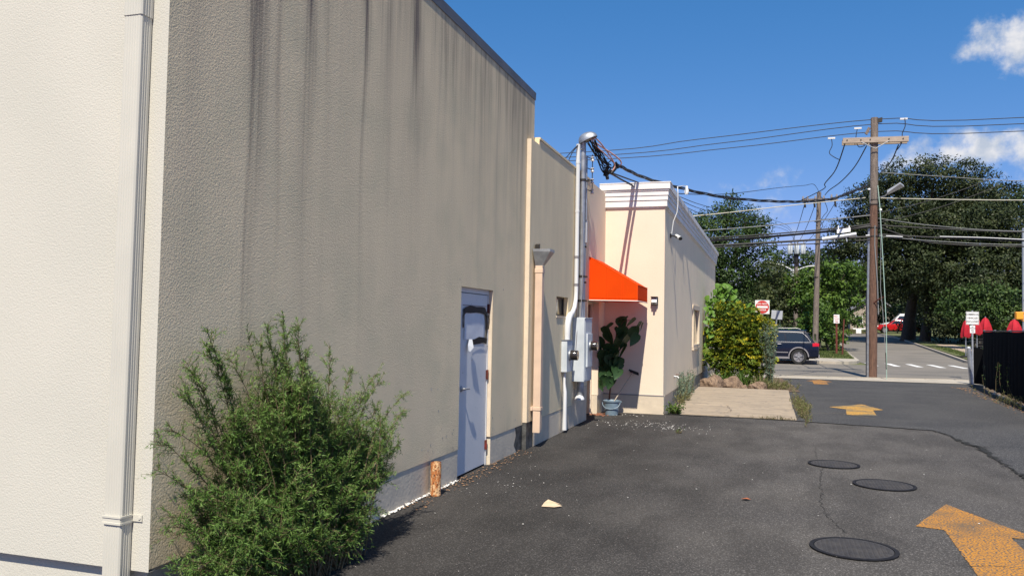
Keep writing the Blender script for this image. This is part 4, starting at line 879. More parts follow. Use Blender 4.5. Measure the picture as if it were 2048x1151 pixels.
G1 = 'thin primary wires across the sky'
cable('primary_wire', [(30,30.8,9.2),(8.07,30.8,8.86),(3.59,30.8,9.07),(-2.55,30.8,8.68),(-8.03,30.8,8.39),(-30,30.8,8.6)], .014, m_cable, 'topmost of the three thin black wires crossing the sky above the pole crossarm', 'wire', G1)
cable('primary_wire', [(30,30.8,9.0),(8.06,30.8,8.65),(3.59,30.8,8.9),(-1.64,30.8,8.5),(-7.84,30.8,8.22),(-30,30.8,8.4)], .014, m_cable, 'middle of the three thin black wires crossing the sky above the pole crossarm', 'wire', G1)
cable('primary_wire', [(30,30.8,8.7),(8.06,30.8,8.40),(3.59,30.8,8.63),(-1.46,30.8,8.29),(-7.74,30.8,8.08),(-30,30.8,8.3)], .014, m_cable, 'lowest of the three thin black wires crossing the sky just above the crossarm', 'wire', G1)
cable('primary_wire', [(4.42,30.7,9.02),(4.43,30.7,8.75),(4.34,30.7,8.5),(4.33,30.7,8.2),(4.22,31,8.0)], .016, m_cable, 'short black wire dropping to the right end of the crossarm', 'wire')
cable('primary_wire', [(2.05,30.8,8.45),(2.07,30.8,8.2),(1.98,30.8,7.95),(2.15,30.8,7.78),(2.35,31,7.72)], .014, m_cable, 'curled black jumper wire hanging left of the crossarm', 'wire')
cable('primary_wire', [(2.9,30.8,8.75),(2.858,30.8,8.4),(2.95,30.8,8.12),(3.15,30.8,8.15)], .014, m_cable, 'curled black jumper wire hanging between pole and left crossarm end', 'wire')
for q, lb in [((2.05,30.8,8.47),'left'),((2.92,30.8,8.78),'middle'),((4.40,30.8,9.03),'right')]:
    t_ = MB(); t_.obox(q, (.12,0,0),(0,.03,0),(0,0,.03)); tag(t_.build('wire_clamp', m_pvc), lb+' white clamp on the primary wires beside the crossarm', 'wire clamp', 'white hot line clamps')
cable('secondary_wire', [(2.5,30.8,8.26),(2.35,33,7.75),(2.2,37,7.9),(2.6,45,8.96),(1.61,50,9.11)], .022, m_cable, 'black wire from the left crossarm end to the pole across the street', 'wire')
cable('secondary_wire', [(3.2,30.8,8.13),(3.1,34,8.0),(3.05,40,8.45),(2.95,46,9.05),(2.98,50,9.42)], .022, m_cable, 'black wire from the crossarm centre to the pole across the street', 'wire')
cable('secondary_wire', [(4.23,30.8,8.12),(4.2,33,7.85),(4.15,38,8.15),(3.72,43,8.35),(3.12,50,9.12)], .022, m_cable, 'black wire from the right crossarm end to the pole across the street', 'wire')
def fl(*L): return [tuple(p) for p in L]
cable('telephone_cable', [(-20,30.6,5.1),(-8,30.6,4.75),(-2.15,30.6,4.84),(1.67,30.6,5.09),(3.3,30.6,5.26)], .045, m_cable, 'thick black cable bundle left of the pole above the grey splice case', 'cable')
cable('telephone_cable', [(-20,30.5,5.2),(-8,30.5,4.85),(-2.15,30.5,4.93),(1.67,30.5,5.16),(3.3,30.6,5.33)], .025, m_cable, 'thin black strand lying on top of the thick cable bundle', 'cable')
cable('telephone_cable', [(-20,30.6,4.9),(-8,30.6,4.55),(-1.97,30.6,4.66),(1.67,30.6,4.83),(3.3,30.6,4.90)], .04, m_cable, 'thick black cable running through the grey splice case', 'cable')
cable('telephone_cable', [(-20,30.5,4.8),(-8,30.5,4.48),(-1.97,30.5,4.58),(1.2,30.5,4.66),(3.3,30.6,4.80)], .02, m_cable, 'thin sagging black cable lowest left of the pole', 'cable')
cable('telephone_cable', [(-20,30.6,5.3),(-8,30.6,5.05),(-1.79,30.6,5.25),(1.67,30.6,5.51),(3.3,30.6,5.65)], .016, m_cableg, 'grey cable above the thick black bundle left of the pole', 'cable')
cable('telephone_cable', [(-20,30.6,5.2),(-8,30.6,5.5),(-2.7,30.6,5.77),(0.5,30.6,6.05),(3.15,30.6,6.27)], .016, m_cabley, 'pale yellowish cable crossing the sky left of the pole', 'cable')
cable('telephone_cable', [(3.6,30.7,6.26),(8.04,30.7,6.06),(14,30.7,6.0),(24,30.7,6.3)], .016, m_cabley, 'pale yellow cable crossing the big dark tree right of the pole', 'cable')
cable('telephone_cable', [(3.65,30.7,7.16),(5.8,30.7,6.92),(8.05,30.7,6.70),(14,30.7,6.4),(24,30.7,6.5)], .012, m_cableg, 'uppermost grey cable right of the pole sagging over the big tree', 'cable')
cable('telephone_cable', [(3.56,30.7,5.55),(5.4,30.7,5.25),(8.03,30.7,5.02),(14,30.7,4.9),(24,30.7,5.2)], .012, m_cableg, 'thin grey cable below the pale yellow one right of the pole', 'cable')
cable('telephone_cable', [(3.56,30.6,5.3),(5.4,30.6,5.15),(8.03,30.6,4.99),(14,30.6,4.9),(24,30.6,5.2)], .022, m_cable, 'black cable right of the pole just under the thin grey one', 'cable')
cable('telephone_cable', [(3.56,30.6,5.25),(4.3,30.6,4.95),(5.3,30.6,4.66),(8.03,30.6,4.50),(14,30.6,4.4),(24,30.6,4.8)], .022, m_cable, 'black cable sagging lowest right of the pole', 'cable')
cable('telephone_cable', [(3.56,30.5,4.97),(5.4,30.5,4.83),(6.8,30.5,4.75),(8.03,30.5,4.68),(14,30.5,4.55),(24,30.5,4.9)], .024, m_cable, 'black cable carrying the white sleeve right of the pole', 'cable')
cable('telephone_cable', [(3.56,30.45,4.90),(5.4,30.45,4.70),(8.03,30.45,4.55),(14,30.45,4.5),(24,30.45,4.8)], .012, m_cableg, 'thin grey strand under the white sleeved cable', 'cable')
cable('cable_sleeve', [(5.45,30.45,4.86),(6.8,30.45,4.80),(8.03,30.45,4.72),(9.5,30.45,4.66)], .016, m_pvc, 'white plastic sleeve on a cable in front of the big dark tree', 'cable sleeve')
cable('cable_sleeve', [(3.78,30.4,4.90),(4.3,30.4,4.86)], .02, m_pvc, 'short white sleeve on the cable next to the pole', 'cable sleeve')
bx = thing('splice_case', (2.3,30.4,4.95), 'long light grey splice case hanging on the cables left of the pole', 'splice case')
MB().tube([(1.72,30.4,4.82),(2.83,30.4,4.98)],[.07,.07],10).build('case', m_signback, bx)
MB().obox((2.42,30.38,5.10),(.22,0,.03),(0,.06,0),(0,0,.07)).build('amplifier', m_signw, bx)
for x_ in (2.1, 2.5): MB().tube([(x_,30.4,4.9),(x_+.03,30.4,4.72)],.02,6).build('hanger', m_signback, bx)
for x_ in (2.25,2.6): MB().tube([(x_,30.38,5.15),(x_,30.38,5.28)],.018,6).build('fitting', m_signw, bx)
service = [(-2.5,13.75,4.40),(-2.25,16.5,4.60),(-1.11,21.0,4.93),(0.53,25.0,5.37),(1.82,28.0,5.86),(2.47,29.5,6.28),(3.25,30.65,6.70)]
sc = [Vector(p) for p in service]
for k, lb in ((0,'thickest black strand of the twisted service drop between weatherhead and pole'),(1,'upper black strand spiralling round the twisted service drop'),(2,'lower black strand spiralling round the twisted service drop')):
    pts = []
    for i in range(len(sc)-1):
        p0, p1_, p2_, p3_ = sc[max(i-1,0)], sc[i], sc[i+1], sc[min(i+2,len(sc)-1)]
        for j in range(30):
            t = j/30; c = 0.5*((2*p1_)+(p2_-p0)*t+(2*p0-5*p1_+4*p2_-p3_)*t*t+(-p0+3*p1_-3*p2_+p3_)*t**3)
            s_ = (i*30+j)/30*math.pi*2*1.1 + k*2.09; rr = .012+.0006*c.y
            pts.append(c + Vector((math.cos(s_)*rr*.6, 0, math.sin(s_)*rr)))
    tag(MB().tube(pts, [.009+.0003*p.y for p in pts], 6).build('service_cable', m_cable, smooth=True), lb, 'cable', 'twisted service drop strands')
cable('thin_wire', [(-2.62,13.7,4.27),(-2.35,17,4.55),(-2.19,20,4.90),(-1.41,30,6.46),(0.4,40,8.28),(1.7,46,9.35),(2.29,48,9.72),(2.70,50,9.5)], .013, m_cable, 'thin wire arching up from the splices to the grey pole top', 'wire')
for k, (dz, lb) in enumerate([(0,'upper'),(-.16,'middle'),(-.34,'lower')]):
    cable('thin_wire', [(-2.64-.01*k,13.7,4.27),(-2.5+.02*k,16,4.40+dz*.15),(-2.24-.02*k,20,4.86+dz*.35),(-2.05,32,6.22+dz),(1.0,55,8.3+dz),(1.96,70,8.4+dz)], .010, m_cable, lb+' of three thin wires running from the splices behind the cornice to the far pole', 'wire', 'three thin wires to the far pole')
for a, b, lb in [((1.85,50,8.85),(1.55,70,8.55),'left'),((2.40,50,8.75),(2.05,70,8.6),'middle'),((3.5,50,8.9),(2.55,70,8.55),'right')]:
    cable('thin_wire', sag(a,b,.25), .018, m_cable, lb+' of the slack wires linking the grey pole crossarm to the transformers', 'wire', 'wires to the transformers', sub=False)
for z, lb in ((8.0,'higher'),(7.45,'lower')):
    cable('thin_wire', sag((2.75,50,z),(12,50,z+2.3),.5), .02, m_cable, lb+' wire rising rightwards from the grey pole towards the big tree', 'wire')
gw = thing('guy_wire', (3.73,30.0,0), 'pale green guy wires running from the pole lamp down to the pavement', 'guy wire')
MB().tube([(3.55,30.66,6.7),(3.60,30.5,5.9),(3.70,30.3,3.4),(3.745,30.1,1.8),(3.74,30,0.0)],.014,6).build('wire', mat('pale green wire',(0.30,.42,.36),rough=.6), gw)
MB().tube([(3.60,30.5,5.9),(3.62,30.45,4.4),(3.60,30.4,3.1),(3.66,30.35,2.4),(3.70,30.2,1.4),(3.73,30.05,.5)],.010,6).build('wire', m_cableg, gw)
MB().tube([(3.725,30.06,.9),(3.733,30.02,.35)],.02,6).build('turnbuckle', m_dark, gw)

# ================================================================ SIGNS
def text_mesh(name, txt, size, loc, m, parent, align='CENTER', rot=(R(90),0,0), extr=.0015, sx=1.0):
    cu = bpy.data.curves.new(name, 'FONT'); cu.body = txt; cu.size = size; cu.align_x = align; cu.align_y = 'CENTER'; cu.extrude = extr; cu.space_line = .95; cu.offset = size*.012
    o = bpy.data.objects.new(name, cu); COL.objects.link(o); bpy.context.view_layer.update()
    me = bpy.data.meshes.new_from_object(o.evaluated_get(bpy.context.evaluated_depsgraph_get()))
    bpy.data.objects.remove(o); bpy.data.curves.remove(cu)
    me.name = name; me.materials.clear(); me.materials.append(m)
    o = bpy.data.objects.new(name, me); COL.objects.link(o); o.parent = parent
    r0 = root_loc(parent); o.location = (loc[0]-r0[0], loc[1]-r0[1], loc[2]-r0[2]); o.rotation_euler = rot; o.scale = (sx, 1, 1)
    return o
s = thing('commercial_vehicles_sign', (6.85,32.5,0), 'white sign reading COMMERCIAL VEHICLES EXCLUDED on a post behind the fence corner', 'sign')
MB().box(6.65,7.05,32.5,32.506,1.91,2.36).build('sign_panel', m_signw, s)
for i, (t_, w_) in enumerate([('COMMERCIAL',.74),('VEHICLES',.86),('EXCLUDED',.86)]): text_mesh('lettering', t_, .088, (6.85,32.497,2.26-.125*i), m_blacktxt, s, sx=w_)
mb = MB()
for b_ in [(6.66,7.04,2.342,2.35),(6.66,7.04,1.92,1.928)]: mb.box(b_[0],b_[1],32.497,32.4995,b_[2],b_[3])
for b_ in [(6.66,6.667),(7.033,7.04)]: mb.box(b_[0],b_[1],32.497,32.4995,1.928,2.342)
mb.build('border', m_blacktxt, s)
MB().box(6.77,6.93,32.5,32.506,1.62,1.88).build('sub_panel', m_signw, s)
for i, t_ in enumerate(['NO', 'PARKING', 'ANY', 'TIME']): text_mesh('lettering', t_, .046, (6.85,32.497,1.835-.055*i), m_blacktxt, s, sx=.9)
MB().box(6.825,6.875,32.51,32.53,0,2.4).build('post', m_galv, s)
s.location = (6.66, 31.6, 0)
s = thing('do_not_enter_sign', (-.2,25.0,0), 'square white sign with red disc and white bar above the golden shrub', 'sign')
MB().box(-.435,-.03,25.0,25.006,2.075,2.475).build('sign_panel', m_signw, s, bevel=.0)
MB().lathe([(.19,-.001),(.19,-.004),(.0001,-.0042)], (-.2325,25.0,2.275), 40, 'y').build('red_disc', m_red, s)
MB().box(-.385,-.08,24.990,24.9945,2.245,2.305).build('white_bar', m_signw, s)
text_mesh('lettering', 'DO NOT', .075, (-.2325,24.992,2.365), m_signw, s); text_mesh('lettering', 'ENTER', .075, (-.2325,24.992,2.185), m_signw, s)
MB().box(-.25,-.21,25.01,25.03,0,2.45).build('post', m_galv, s)
s = thing('sign_seen_from_behind', (.0,27.5,0), 'blank grey back of a small sign on a leaning metal post', 'sign')
s.rotation_euler = (0, R(4), 0)
def loc0(o): return o
MB().box(-.12,.22,27.5,27.506,1.96,2.24).build('sign_panel', m_signback, s)
MB().box(.03,.07,27.475,27.495,0,2.25).build('post', m_galv, s)
s = thing('no_parking_sign', (3.62,50.5,.1), 'small white sign with red marks on a brown post across the street', 'sign')
MB().box(3.49,3.80,50.48,50.49,2.02,2.52).build('sign_panel', m_signw, s)
text_mesh('lettering', 'NO', .13, (3.60,50.475,2.42), m_red, s); text_mesh('lettering', 'STOPPING', .07, (3.645,50.475,2.29), m_red, s, sx=.8); text_mesh('lettering', 'ANY', .09, (3.645,50.475,2.19), m_red, s); text_mesh('lettering', 'TIME', .09, (3.645,50.475,2.09), m_red, s)
MB().box(3.60,3.70,50.5,50.53,.05,2.1).build('post', m_rustd, s)
s = thing('rusty_post', (3.92,49.6,.1), 'thin dark rusty post standing on the grass corner', 'post')
MB().tube([(3.86,49.3,.05),(3.90,49.3,1.1),(3.95,49.3,2.25)],[.05,.04,.035],8).build('post', m_rustd, s)

# ================================================================ FENCE ON THE RIGHT
fn = thing('screened_fence', (5.8,24,0), 'long fence covered in black privacy mesh along the right side of the lot', 'fence')
fpath = [(6.03,27.3),(5.80,25.1),(5.62,22.9),(5.46,21.0),(5.25,18.5),(5.05,16.0)]
mb = MB()
for i, ((xa, ya), (xb, yb)) in enumerate(zip(fpath[:-1], fpath[1:])):
    n = 12; vs = []
    for k in range(n+1):
        t = k/n; xx = xa+(xb-xa)*t; yy = ya+(yb-ya)*t; bul = .02*math.sin(t*math.pi)+.006*math.sin(k*2.1)
        vs += [(xx-bul, yy, .07+.02*math.sin(k*1.3+i)), (xx-bul*1.5, yy, .9), (xx-bul*.4, yy, 1.675-.012*math.sin(t*math.pi))]
    mb.add(vs, [(3*k+j, 3*k+3+j, 3*k+4+j, 3*k+1+j) for k in range(n) for j in range(2)])
    pn = MB(); pn.v = mb.v; pn.f = mb.f; pn.build('screen_panel', m_screen, fn); mb = MB()
for x_, y_ in fpath: MB().cyl((x_+.03,y_,0),(x_+.03,y_,1.72),.03,n=10).build('fence_post', m_galv, fn)
MB().tube([(x_+.02,y_,1.69) for x_, y_ in fpath],.016,8).build('top_rail', m_dark, fn)
# low return panel by the bollard
MB().add([(6.03,28.5,.05),(6.26,28.2,.05),(6.26,28.2,1.12),(6.15,28.35,1.17),(6.03,28.5,1.19),(6.04,28.53,.05),(6.27,28.23,.05),(6.27,28.23,1.12),(6.16,28.38,1.17),(6.04,28.53,1.19)],[(0,1,2,3,4),(9,8,7,6,5),(0,5,6,1),(4,3,8,9),(3,2,7,8)]).build('return_panel', m_screen, fn)
MB().add([(6.25,28.2,.05),(6.05,27.32,.05),(6.05,27.32,1.15),(6.25,28.2,1.12)],[(0,1,2,3)]).build('screen_panel', m_screen, fn)
bo = thing('steel_bollard', (6.02,29,0), 'leaning galvanised pipe bollard with round cap at the fence corner', 'bollard')
MB().tube([(6.075,29,0),(6.0,29,1.14)],.062,14).build('pipe', m_galv, bo, smooth=True)
MB().lathe([(.066,0),(.066,.02),(.045,.05),(.0001,.06)],(5.998,29,1.135),14).build('cap', m_signback, bo, smooth=True)
# signal pole at the right edge
sg = thing('signal_pole', (8.66,33.1,0), 'grey street signal pole at the right edge with a yellow pedestrian signal', 'signal pole')
MB().tube([(8.66,33.1,0),(8.66,33.1,5.4)],[.11,.09],14).build('pole', m_signback, sg, smooth=True)
MB().box(8.30,8.55,32.9,33.1,2.13,2.40).build('signal_housing', m_yel, sg, bevel=.02)
MB().box(8.32,8.53,32.858,32.898,2.15,2.38).build('signal_visor', m_yel, sg)
MB().tube([(8.55,33,2.36),(8.66,33.05,2.42),(8.8,33.0,2.42)],.02,8).build('upper_arm', m_yel, sg)
MB().tube([(8.50,33,2.12),(8.6,33.05,2.07),(8.8,33.0,2.07)],.02,8).build('lower_arm', m_yel, sg)
# umbrellas behind the sign, and a dark picnic set
def umbrella(x, y, h, w, label):
    t = thing('closed_umbrella', (x,y,gz(y)), label, 'umbrella', 'closed red patio umbrellas beyond the fence')
    mb = MB(); n = 18; prof = [(.02,h),(w*.35,h-.12),(w*.62,h-.45),(w*.80,h-.8),(w*.72,h-.95)]; vs = []
    for r, z in prof:
        for k in range(n):
            a = 2*math.pi*k/n; rr = r*(1+.30*math.cos(a*6)+.10*math.cos(a*4+x)); vs.append((x+rr*math.cos(a), y+rr*math.sin(a), gz(y)+z+(.04*math.cos(a*3) if z < h-.7 else 0)))
    mb.add(vs, [(i*n+k, i*n+(k+1)%n, (i+1)*n+(k+1)%n, (i+1)*n+k) for i in range(len(prof)-1) for k in range(n)])
    mb.build('canopy', m_umb, t, smooth=True)
    MB().cyl((x,y,gz(y)+.05),(x,y,gz(y)+h+.06),.03,n=8).build('pole', m_galv, t)
    MB().lathe([(.28,0),(.28,.07),(.05,.1)],(x,y,gz(y)+.12),14).build('base', m_dark, t)
umbrella(10.45, 51.2, 2.20, .27, 'dark shaded closed red umbrella left of the white sign')
umbrella(11.18, 52, 2.34, .28, 'closed red umbrella just right of the white sign post')
umbrella(11.72, 52.5, 2.36, .34, 'widest closed red umbrella, right of the sign above the fence corner')
umbrella(13.05, 52, 2.28, .40, 'closed red umbrella under the yellow pedestrian signal')
def picnic(x, y, label):
    t = thing('picnic_table', (x,y,gz(y)), label, 'picnic table', 'dark picnic tables under the trees'); z0 = gz(y)+.12
    for i in range(4): MB().box(x-.9,x+.9,y-.38+i*.19,y-.38+i*.19+.17,z0+.70,z0+.74).build('plank', m_dark, t)
    for s_ in (-1,1): MB().box(x-.9,x+.9,y+s_*.72-.12,y+s_*.72+.12,z0+.42,z0+.46).build('bench', m_dark, t)
    for s_ in (-1,1):
        MB().tube([(x+s_*.6,y-.7,z0),(x+s_*.6,y-.2,z0+.7)],.03,6).build('leg', m_dark, t); MB().tube([(x+s_*.6,y+.7,z0),(x+s_*.6,y+.2,z0+.7)],.03,6).build('leg', m_dark, t); MB().tube([(x+s_*.6,y-.7,z0+.4),(x+s_*.6,y+.7,z0+.4)],.03,6).build('leg', m_dark, t)
picnic(12.6, 56.5, 'dark picnic table nearer the sign post'); picnic(13.8, 61.0, 'dark picnic table farther back in the tree shade')

# ================================================================ VEHICLES
def wheel(root, x, y, r, w, side, rimm=None, spokes=5):
    t = MB().lathe([(r*.66,-w/2),(r*.96,-w/2),(r,-w/2+.03),(r,w/2-.03),(r*.96,w/2),(r*.66,w/2)], (x,y,r), 32, 'y', caps=False).build('wheel', m_tyre, root, smooth=True)
    yo = y+side*(w/2-.02)
    MB().lathe([(r*.66,side*.0),(r*.70,side*.018),(r*.62,side*.012),(r*.60,-side*.03),(.0001,-side*.035)], (x,yo,r), 28, 'y', caps=False).build('rim', m_greytrim, t, smooth=True)
    mb = MB()
    for k in range(spokes):
        a = 2*math.pi*k/spokes + .3
        for da in (-.13, .13):
            d = Vector((math.cos(a+da),0,math.sin(a+da))); q = Vector((-d.z,0,d.x)); c = Vector((x,yo,r))+d*(r*.37)
            mb.obox(c, d*(r*.27), Vector((0,.010,0)), q*(r*.035))
    mb.lathe([(r*.14,side*.012),(.0001,side*.016)], (x,yo,r), 12, 'y'); mb.build('spokes', rimm or m_chrome, t)
def car(name, label, cat, paint, L, Wd, H, prof, belt, wx, wr, green, rear=-1, group=None, suv=True):
    """prof: list of (x, z_bottom, z_top_of_body); green: (x0 bottom rear, x0 top rear, x1 top front, x1 bottom front) glasshouse"""
    t = thing(name, (0,0,0), label, cat, group); hw = Wd/2
    # lower body: loft of sections along x
    sec = []
    for x, zb, zt, k in prof:
        w = hw*k
        sec.append([(x,-w*.90,zb),(x,-w*.985,zb+.10),(x,-w,(zb+zt)/2),(x,-w*.985,zt-.07),(x,-w*.955,zt),(x,0,zt+.02),(x,w*.955,zt),(x,w*.985,zt-.07),(x,w,(zb+zt)/2),(x,w*.985,zb+.10),(x,w*.90,zb)])
    n = len(sec[0]); mb = MB(); mb.add([p for s_ in sec for p in s_], [(i*n+k, i*n+(k+1)%n, (i+1)*n+(k+1)%n, (i+1)*n+k) for i in range(len(sec)-1) for k in range(n)] + [tuple(range(n)), tuple(range((len(sec)-1)*n, len(sec)*n))])
    body = mb.build('body', paint, t, smooth=True)
    # wheel arches cut with booleans, then applied
    for x in wx:
        c = MB().cyl((x,-Wd,wr*1.02),(x,-hw*.62,wr*1.02),wr*1.17,n=32).cyl((x,hw*.62,wr*1.02),(x,Wd,wr*1.02),wr*1.17,n=32).build('cutter', m_black)
        md = body.modifiers.new('arch', 'BOOLEAN'); md.object = c; md.operation = 'DIFFERENCE'; md.solver = 'EXACT'
        bpy.context.view_layer.update()
        me = bpy.data.meshes.new_from_object(body.evaluated_get(bpy.context.evaluated_depsgraph_get()))
        body.modifiers.clear(); body.data = me; bpy.data.objects.remove(c)
    body.data.polygons.foreach_set('use_smooth', [True]*len(body.data.polygons)); body.data.set_sharp_from_angle(angle=R(32))
    # glasshouse
    (xr0, xr1, xf1, xf0) = green; zt = belt; w0, w1 = hw*.945, hw*.74
    gh = MB(); rows = [(0,w0,xr0,xf0,zt),(1,hw*.80,xr0+(xr1-xr0)*.72,xf0+(xf1-xf0)*.72,zt+(H-zt)*.72),(2,w1,xr1,xf1,H-.05),(3,w1*.82,xr1+.12,xf1-.15,H)]
    vs = []
    for _, w, a, b, z in rows: vs += [(a,-w,z),(b,-w,z),(b,w,z),(a,w,z)]
    gh.add(vs, [(4*i+k,4*i+(k+1)%4,4*i+4+(k+1)%4,4*i+4+k) for i in range(3) for k in range(4)] + [(12,13,14,15)])
    roof = gh.build('cabin', paint, t, smooth=True, bevel=.03)
    def side_glass(xa0, xb0, xa1, xb1, name='side_window'):
        for s_ in (-1,1):
            wA, wB = w0, hw*.80; za, zb = zt+.05, zt+(H-zt)*.70
            fa = (za-zt)/(H-zt)/.72; fb_ = (zb-zt)/(H-zt)/.72
            ya = (wA+(wB-wA)*fa+.004)*s_; yb = (wA+(wB-wA)*fb_+.004)*s_
            MB().add([(xa0,ya,za),(xb0,ya,za),(xb1,yb,zb),(xa1,yb,zb)],[(0,1,2,3)]).build(name, m_carglass, t)
    return t, body, side_glass
# navy suv (front points to -x)
prof = [(2.42,.42,.92,.86),(2.38,.34,1.02,.95),(2.1,.30,1.10,.99),(1.4,.28,1.12,1.0),(.2,.28,1.10,1.0),(-.9,.28,1.08,1.0),(-1.5,.28,1.06,.99),(-2.1,.30,1.0,.95),(-2.38,.36,.86,.88),(-2.42,.42,.74,.82)]
suv, body, sg_ = car('navy_suv', 'navy blue sport utility vehicle driving left along the street beyond the golden shrub', 'suv', m_navy, 4.84, 1.94, 1.76, prof, 1.08, (1.44,-1.46), .385, (2.22,1.78,-.35,-1.05))
sg_(.80,.0-.12,.72,-.08); sg_(-.18,-.85,-.14,-.48); sg_(1.92,.88,1.62,.80)
for s_ in (-1,1):
    MB().tube([(2.0,s_*.918,1.13),(-.86,s_*.918,1.13)],.006,6).build('chrome_strip', m_chrome, t if False else suv)
    MB().tube([(2.02,s_*.918,1.13),(1.86,s_*.86,1.38),(1.62,s_*.77,1.60),(1.3,s_*.757,1.635),(-.30,s_*.76,1.64),(-.62,s_*.82,1.5),(-.98,s_*.918,1.13)],.010,6).build('window_trim', m_chrome, suv)
    MB().tube([(1.55,s_*.60,1.77),(1.4,s_*.60,1.83),(-.2,s_*.60,1.83),(-.4,s_*.60,1.77)],.015,8).build('roof_rail', m_chrome, suv)
    for x_ in (.62,-.42): MB().tube([(x_,s_*.972,1.02),(x_-.05,s_*1.0,1.02),(x_-.20,s_*1.0,1.02),(x_-.25,s_*.972,1.02)],.013,6).build('door_handle', m_chrome, suv)
    MB().obox((-.05,s_*.972,.60),(.98,0,0),(0,.006,0),(0,0,.022)).build('door_moulding', m_greytrim, suv)
    MB().obox((-.0,s_*.935,.33),(1.0,0,0),(0,.02,0),(0,0,.05)).build('sill_trim', m_greytrim, suv)
    for x_ in (1.44,-1.46):
        mb = MB(); n = 18; vs = []
        for k in range(n+1):
            a = math.pi*k/n; 
            for rr, yy in ((.445,.978),(.50,.972),(.50,.955),(.445,.955)): vs.append((x_+rr*math.cos(a), s_*yy, .39+rr*math.sin(a)))
        mb.add(vs, [(4*k+j,4*k+(j+1)%4,4*k+4+(j+1)%4,4*k+4+j) for k in range(n) for j in range(4)]); mb.build('arch_trim', m_greytrim, suv, smooth=True)
    MB().obox((2.24,s_*.83,1.00),(.16,s_*-.03,0),(.02,s_*.10,0),(0,0,.085)).build('tail_light', m_lens, suv, bevel=.02)
    MB().obox((-1.0,s_*1.05,1.12),(.08,0,0),(0,.09,0),(0,0,.07)).build('mirror', m_navy, suv, bevel=.02)
    MB().box(.315-.003,.315+.003,s_*.95-.004 if s_>0 else -.972,.972 if s_>0 else -.95+.004,.36,1.05).build('door_gap', m_black, suv)
MB().obox((2.40,0,.42),(.05,0,0),(0,.84,0),(0,0,.09)).build('rear_bumper', m_greytrim, suv, bevel=.03)
MB().obox((2.28,0,1.38),(.02,0,.0),(0,.68,0),(0,0,.18)).build('rear_window', m_carglass, suv)
for x_ in (1.44,-1.46):
    for s_ in (-1,1): wheel(suv, x_, s_*.83, .385, .25, s_)
MB().box(-1.9,1.95,-.6,.6,.22,.32).build('underbody', m_black, suv)
suv.scale = (.915, .915, .915); suv.location = (-.06, 41.0, .005)
# red car parked up the side road, a white one behind it
prof2 = [(2.2,.40,.80,.86),(2.1,.30,.92,.95),(1.4,.26,.98,1.0),(0,.26,.98,1.0),(-1.2,.26,.95,1.0),(-1.9,.30,.86,.95),(-2.2,.40,.70,.84)]
rc, body, sg_ = car('red_car', 'red car parked on the driveway at the far end of the side road', 'car', m_redcar, 4.4, 1.8, 1.5, prof2, .95, (1.35,-1.35), .33, (1.75,1.25,-.25,-1.0))
sg_(1.4,.25,1.1,.25); sg_(.15,-.75,.15,-.35)
for x_ in (1.35,-1.35):
    for s_ in (-1,1): wheel(rc, x_, s_*.77, .33, .22, s_)
for s_ in (-1,1): MB().obox((-2.08,s_*.68,.72),(.08,0,0),(0,.14,0),(0,0,.06)).build('headlight', m_signw, rc, bevel=.02)
rc.location = (13.0, 95.5, gz(95.5)+.12)
wc, body, sg_ = car('white_van', 'white van parked behind the red car up the side road', 'van', m_whitecar, 5.0, 1.9, 2.05, [(2.5,.4,1.1,.9),(2.3,.3,1.2,1),(0,.3,1.2,1),(-1.8,.3,1.05,1),(-2.4,.35,.9,.9),(-2.5,.45,.8,.85)], 1.15, (1.6,-1.6), .35, (2.4,2.3,-.6,-1.4))
sg_(2.0,.8,1.95,.8); sg_(.6,-1.1,.6,-.7)
for x_ in (1.6,-1.6):
    for s_ in (-1,1): wheel(wc, x_, s_*.8, .35, .22, s_)
wc.location = (14.6, 101.5, gz(101.5)+.12)
for c_ in (rc, wc):
    pass
# house far behind, white garden ornament
h = thing('far_house', (10.8,116,1.8), 'small taupe house with grey shingle gable seen between the trees', 'house')
MB().box(9.9,15.5,114,122,1.6,4.0).build('wall', m_siding, h)
MB().prism([(9.6,3.95),(12.7,6.0),(15.8,3.95),(15.8,4.12),(12.7,6.2),(9.6,4.12)],'y',113.6,122.4).build('roof', m_roofsh, h)
MB().prism([(9.95,4.0),(12.7,5.95),(15.45,4.0)],'y',114.05,114.2).build('gable', m_siding, h)
wnd = MB().box(10.5,11.4,113.94,114.0,2.5,3.5).build('window', m_signw, h); MB().box(10.58,11.32,113.93,113.938,2.58,3.42).build('pane', m_glassdk, wnd)
g = thing('garden_ornament', (8.9,92,1.3), 'white garden ornament on the grass at the bend of the side road', 'ornament')
MB().box(8.55,9.05,92,92.3,1.28,1.72).build('pedestal', m_signw, g, bevel=.03); MB().add([(8.3,92.1,1.72),(9.4,92.1,1.74),(9.55,92.1,1.88),(8.8,92.1,1.80),(8.2,92.1,1.86),(8.3,92.2,1.72),(9.4,92.2,1.74),(9.55,92.2,1.88),(8.8,92.2,1.80),(8.2,92.2,1.86)],[(0,1,2,3,4),(9,8,7,6,5),(0,5,6,1),(1,6,7,2),(2,7,8,3),(3,8,9,4),(4,9,5,0)]).build('top', m_signw, g)

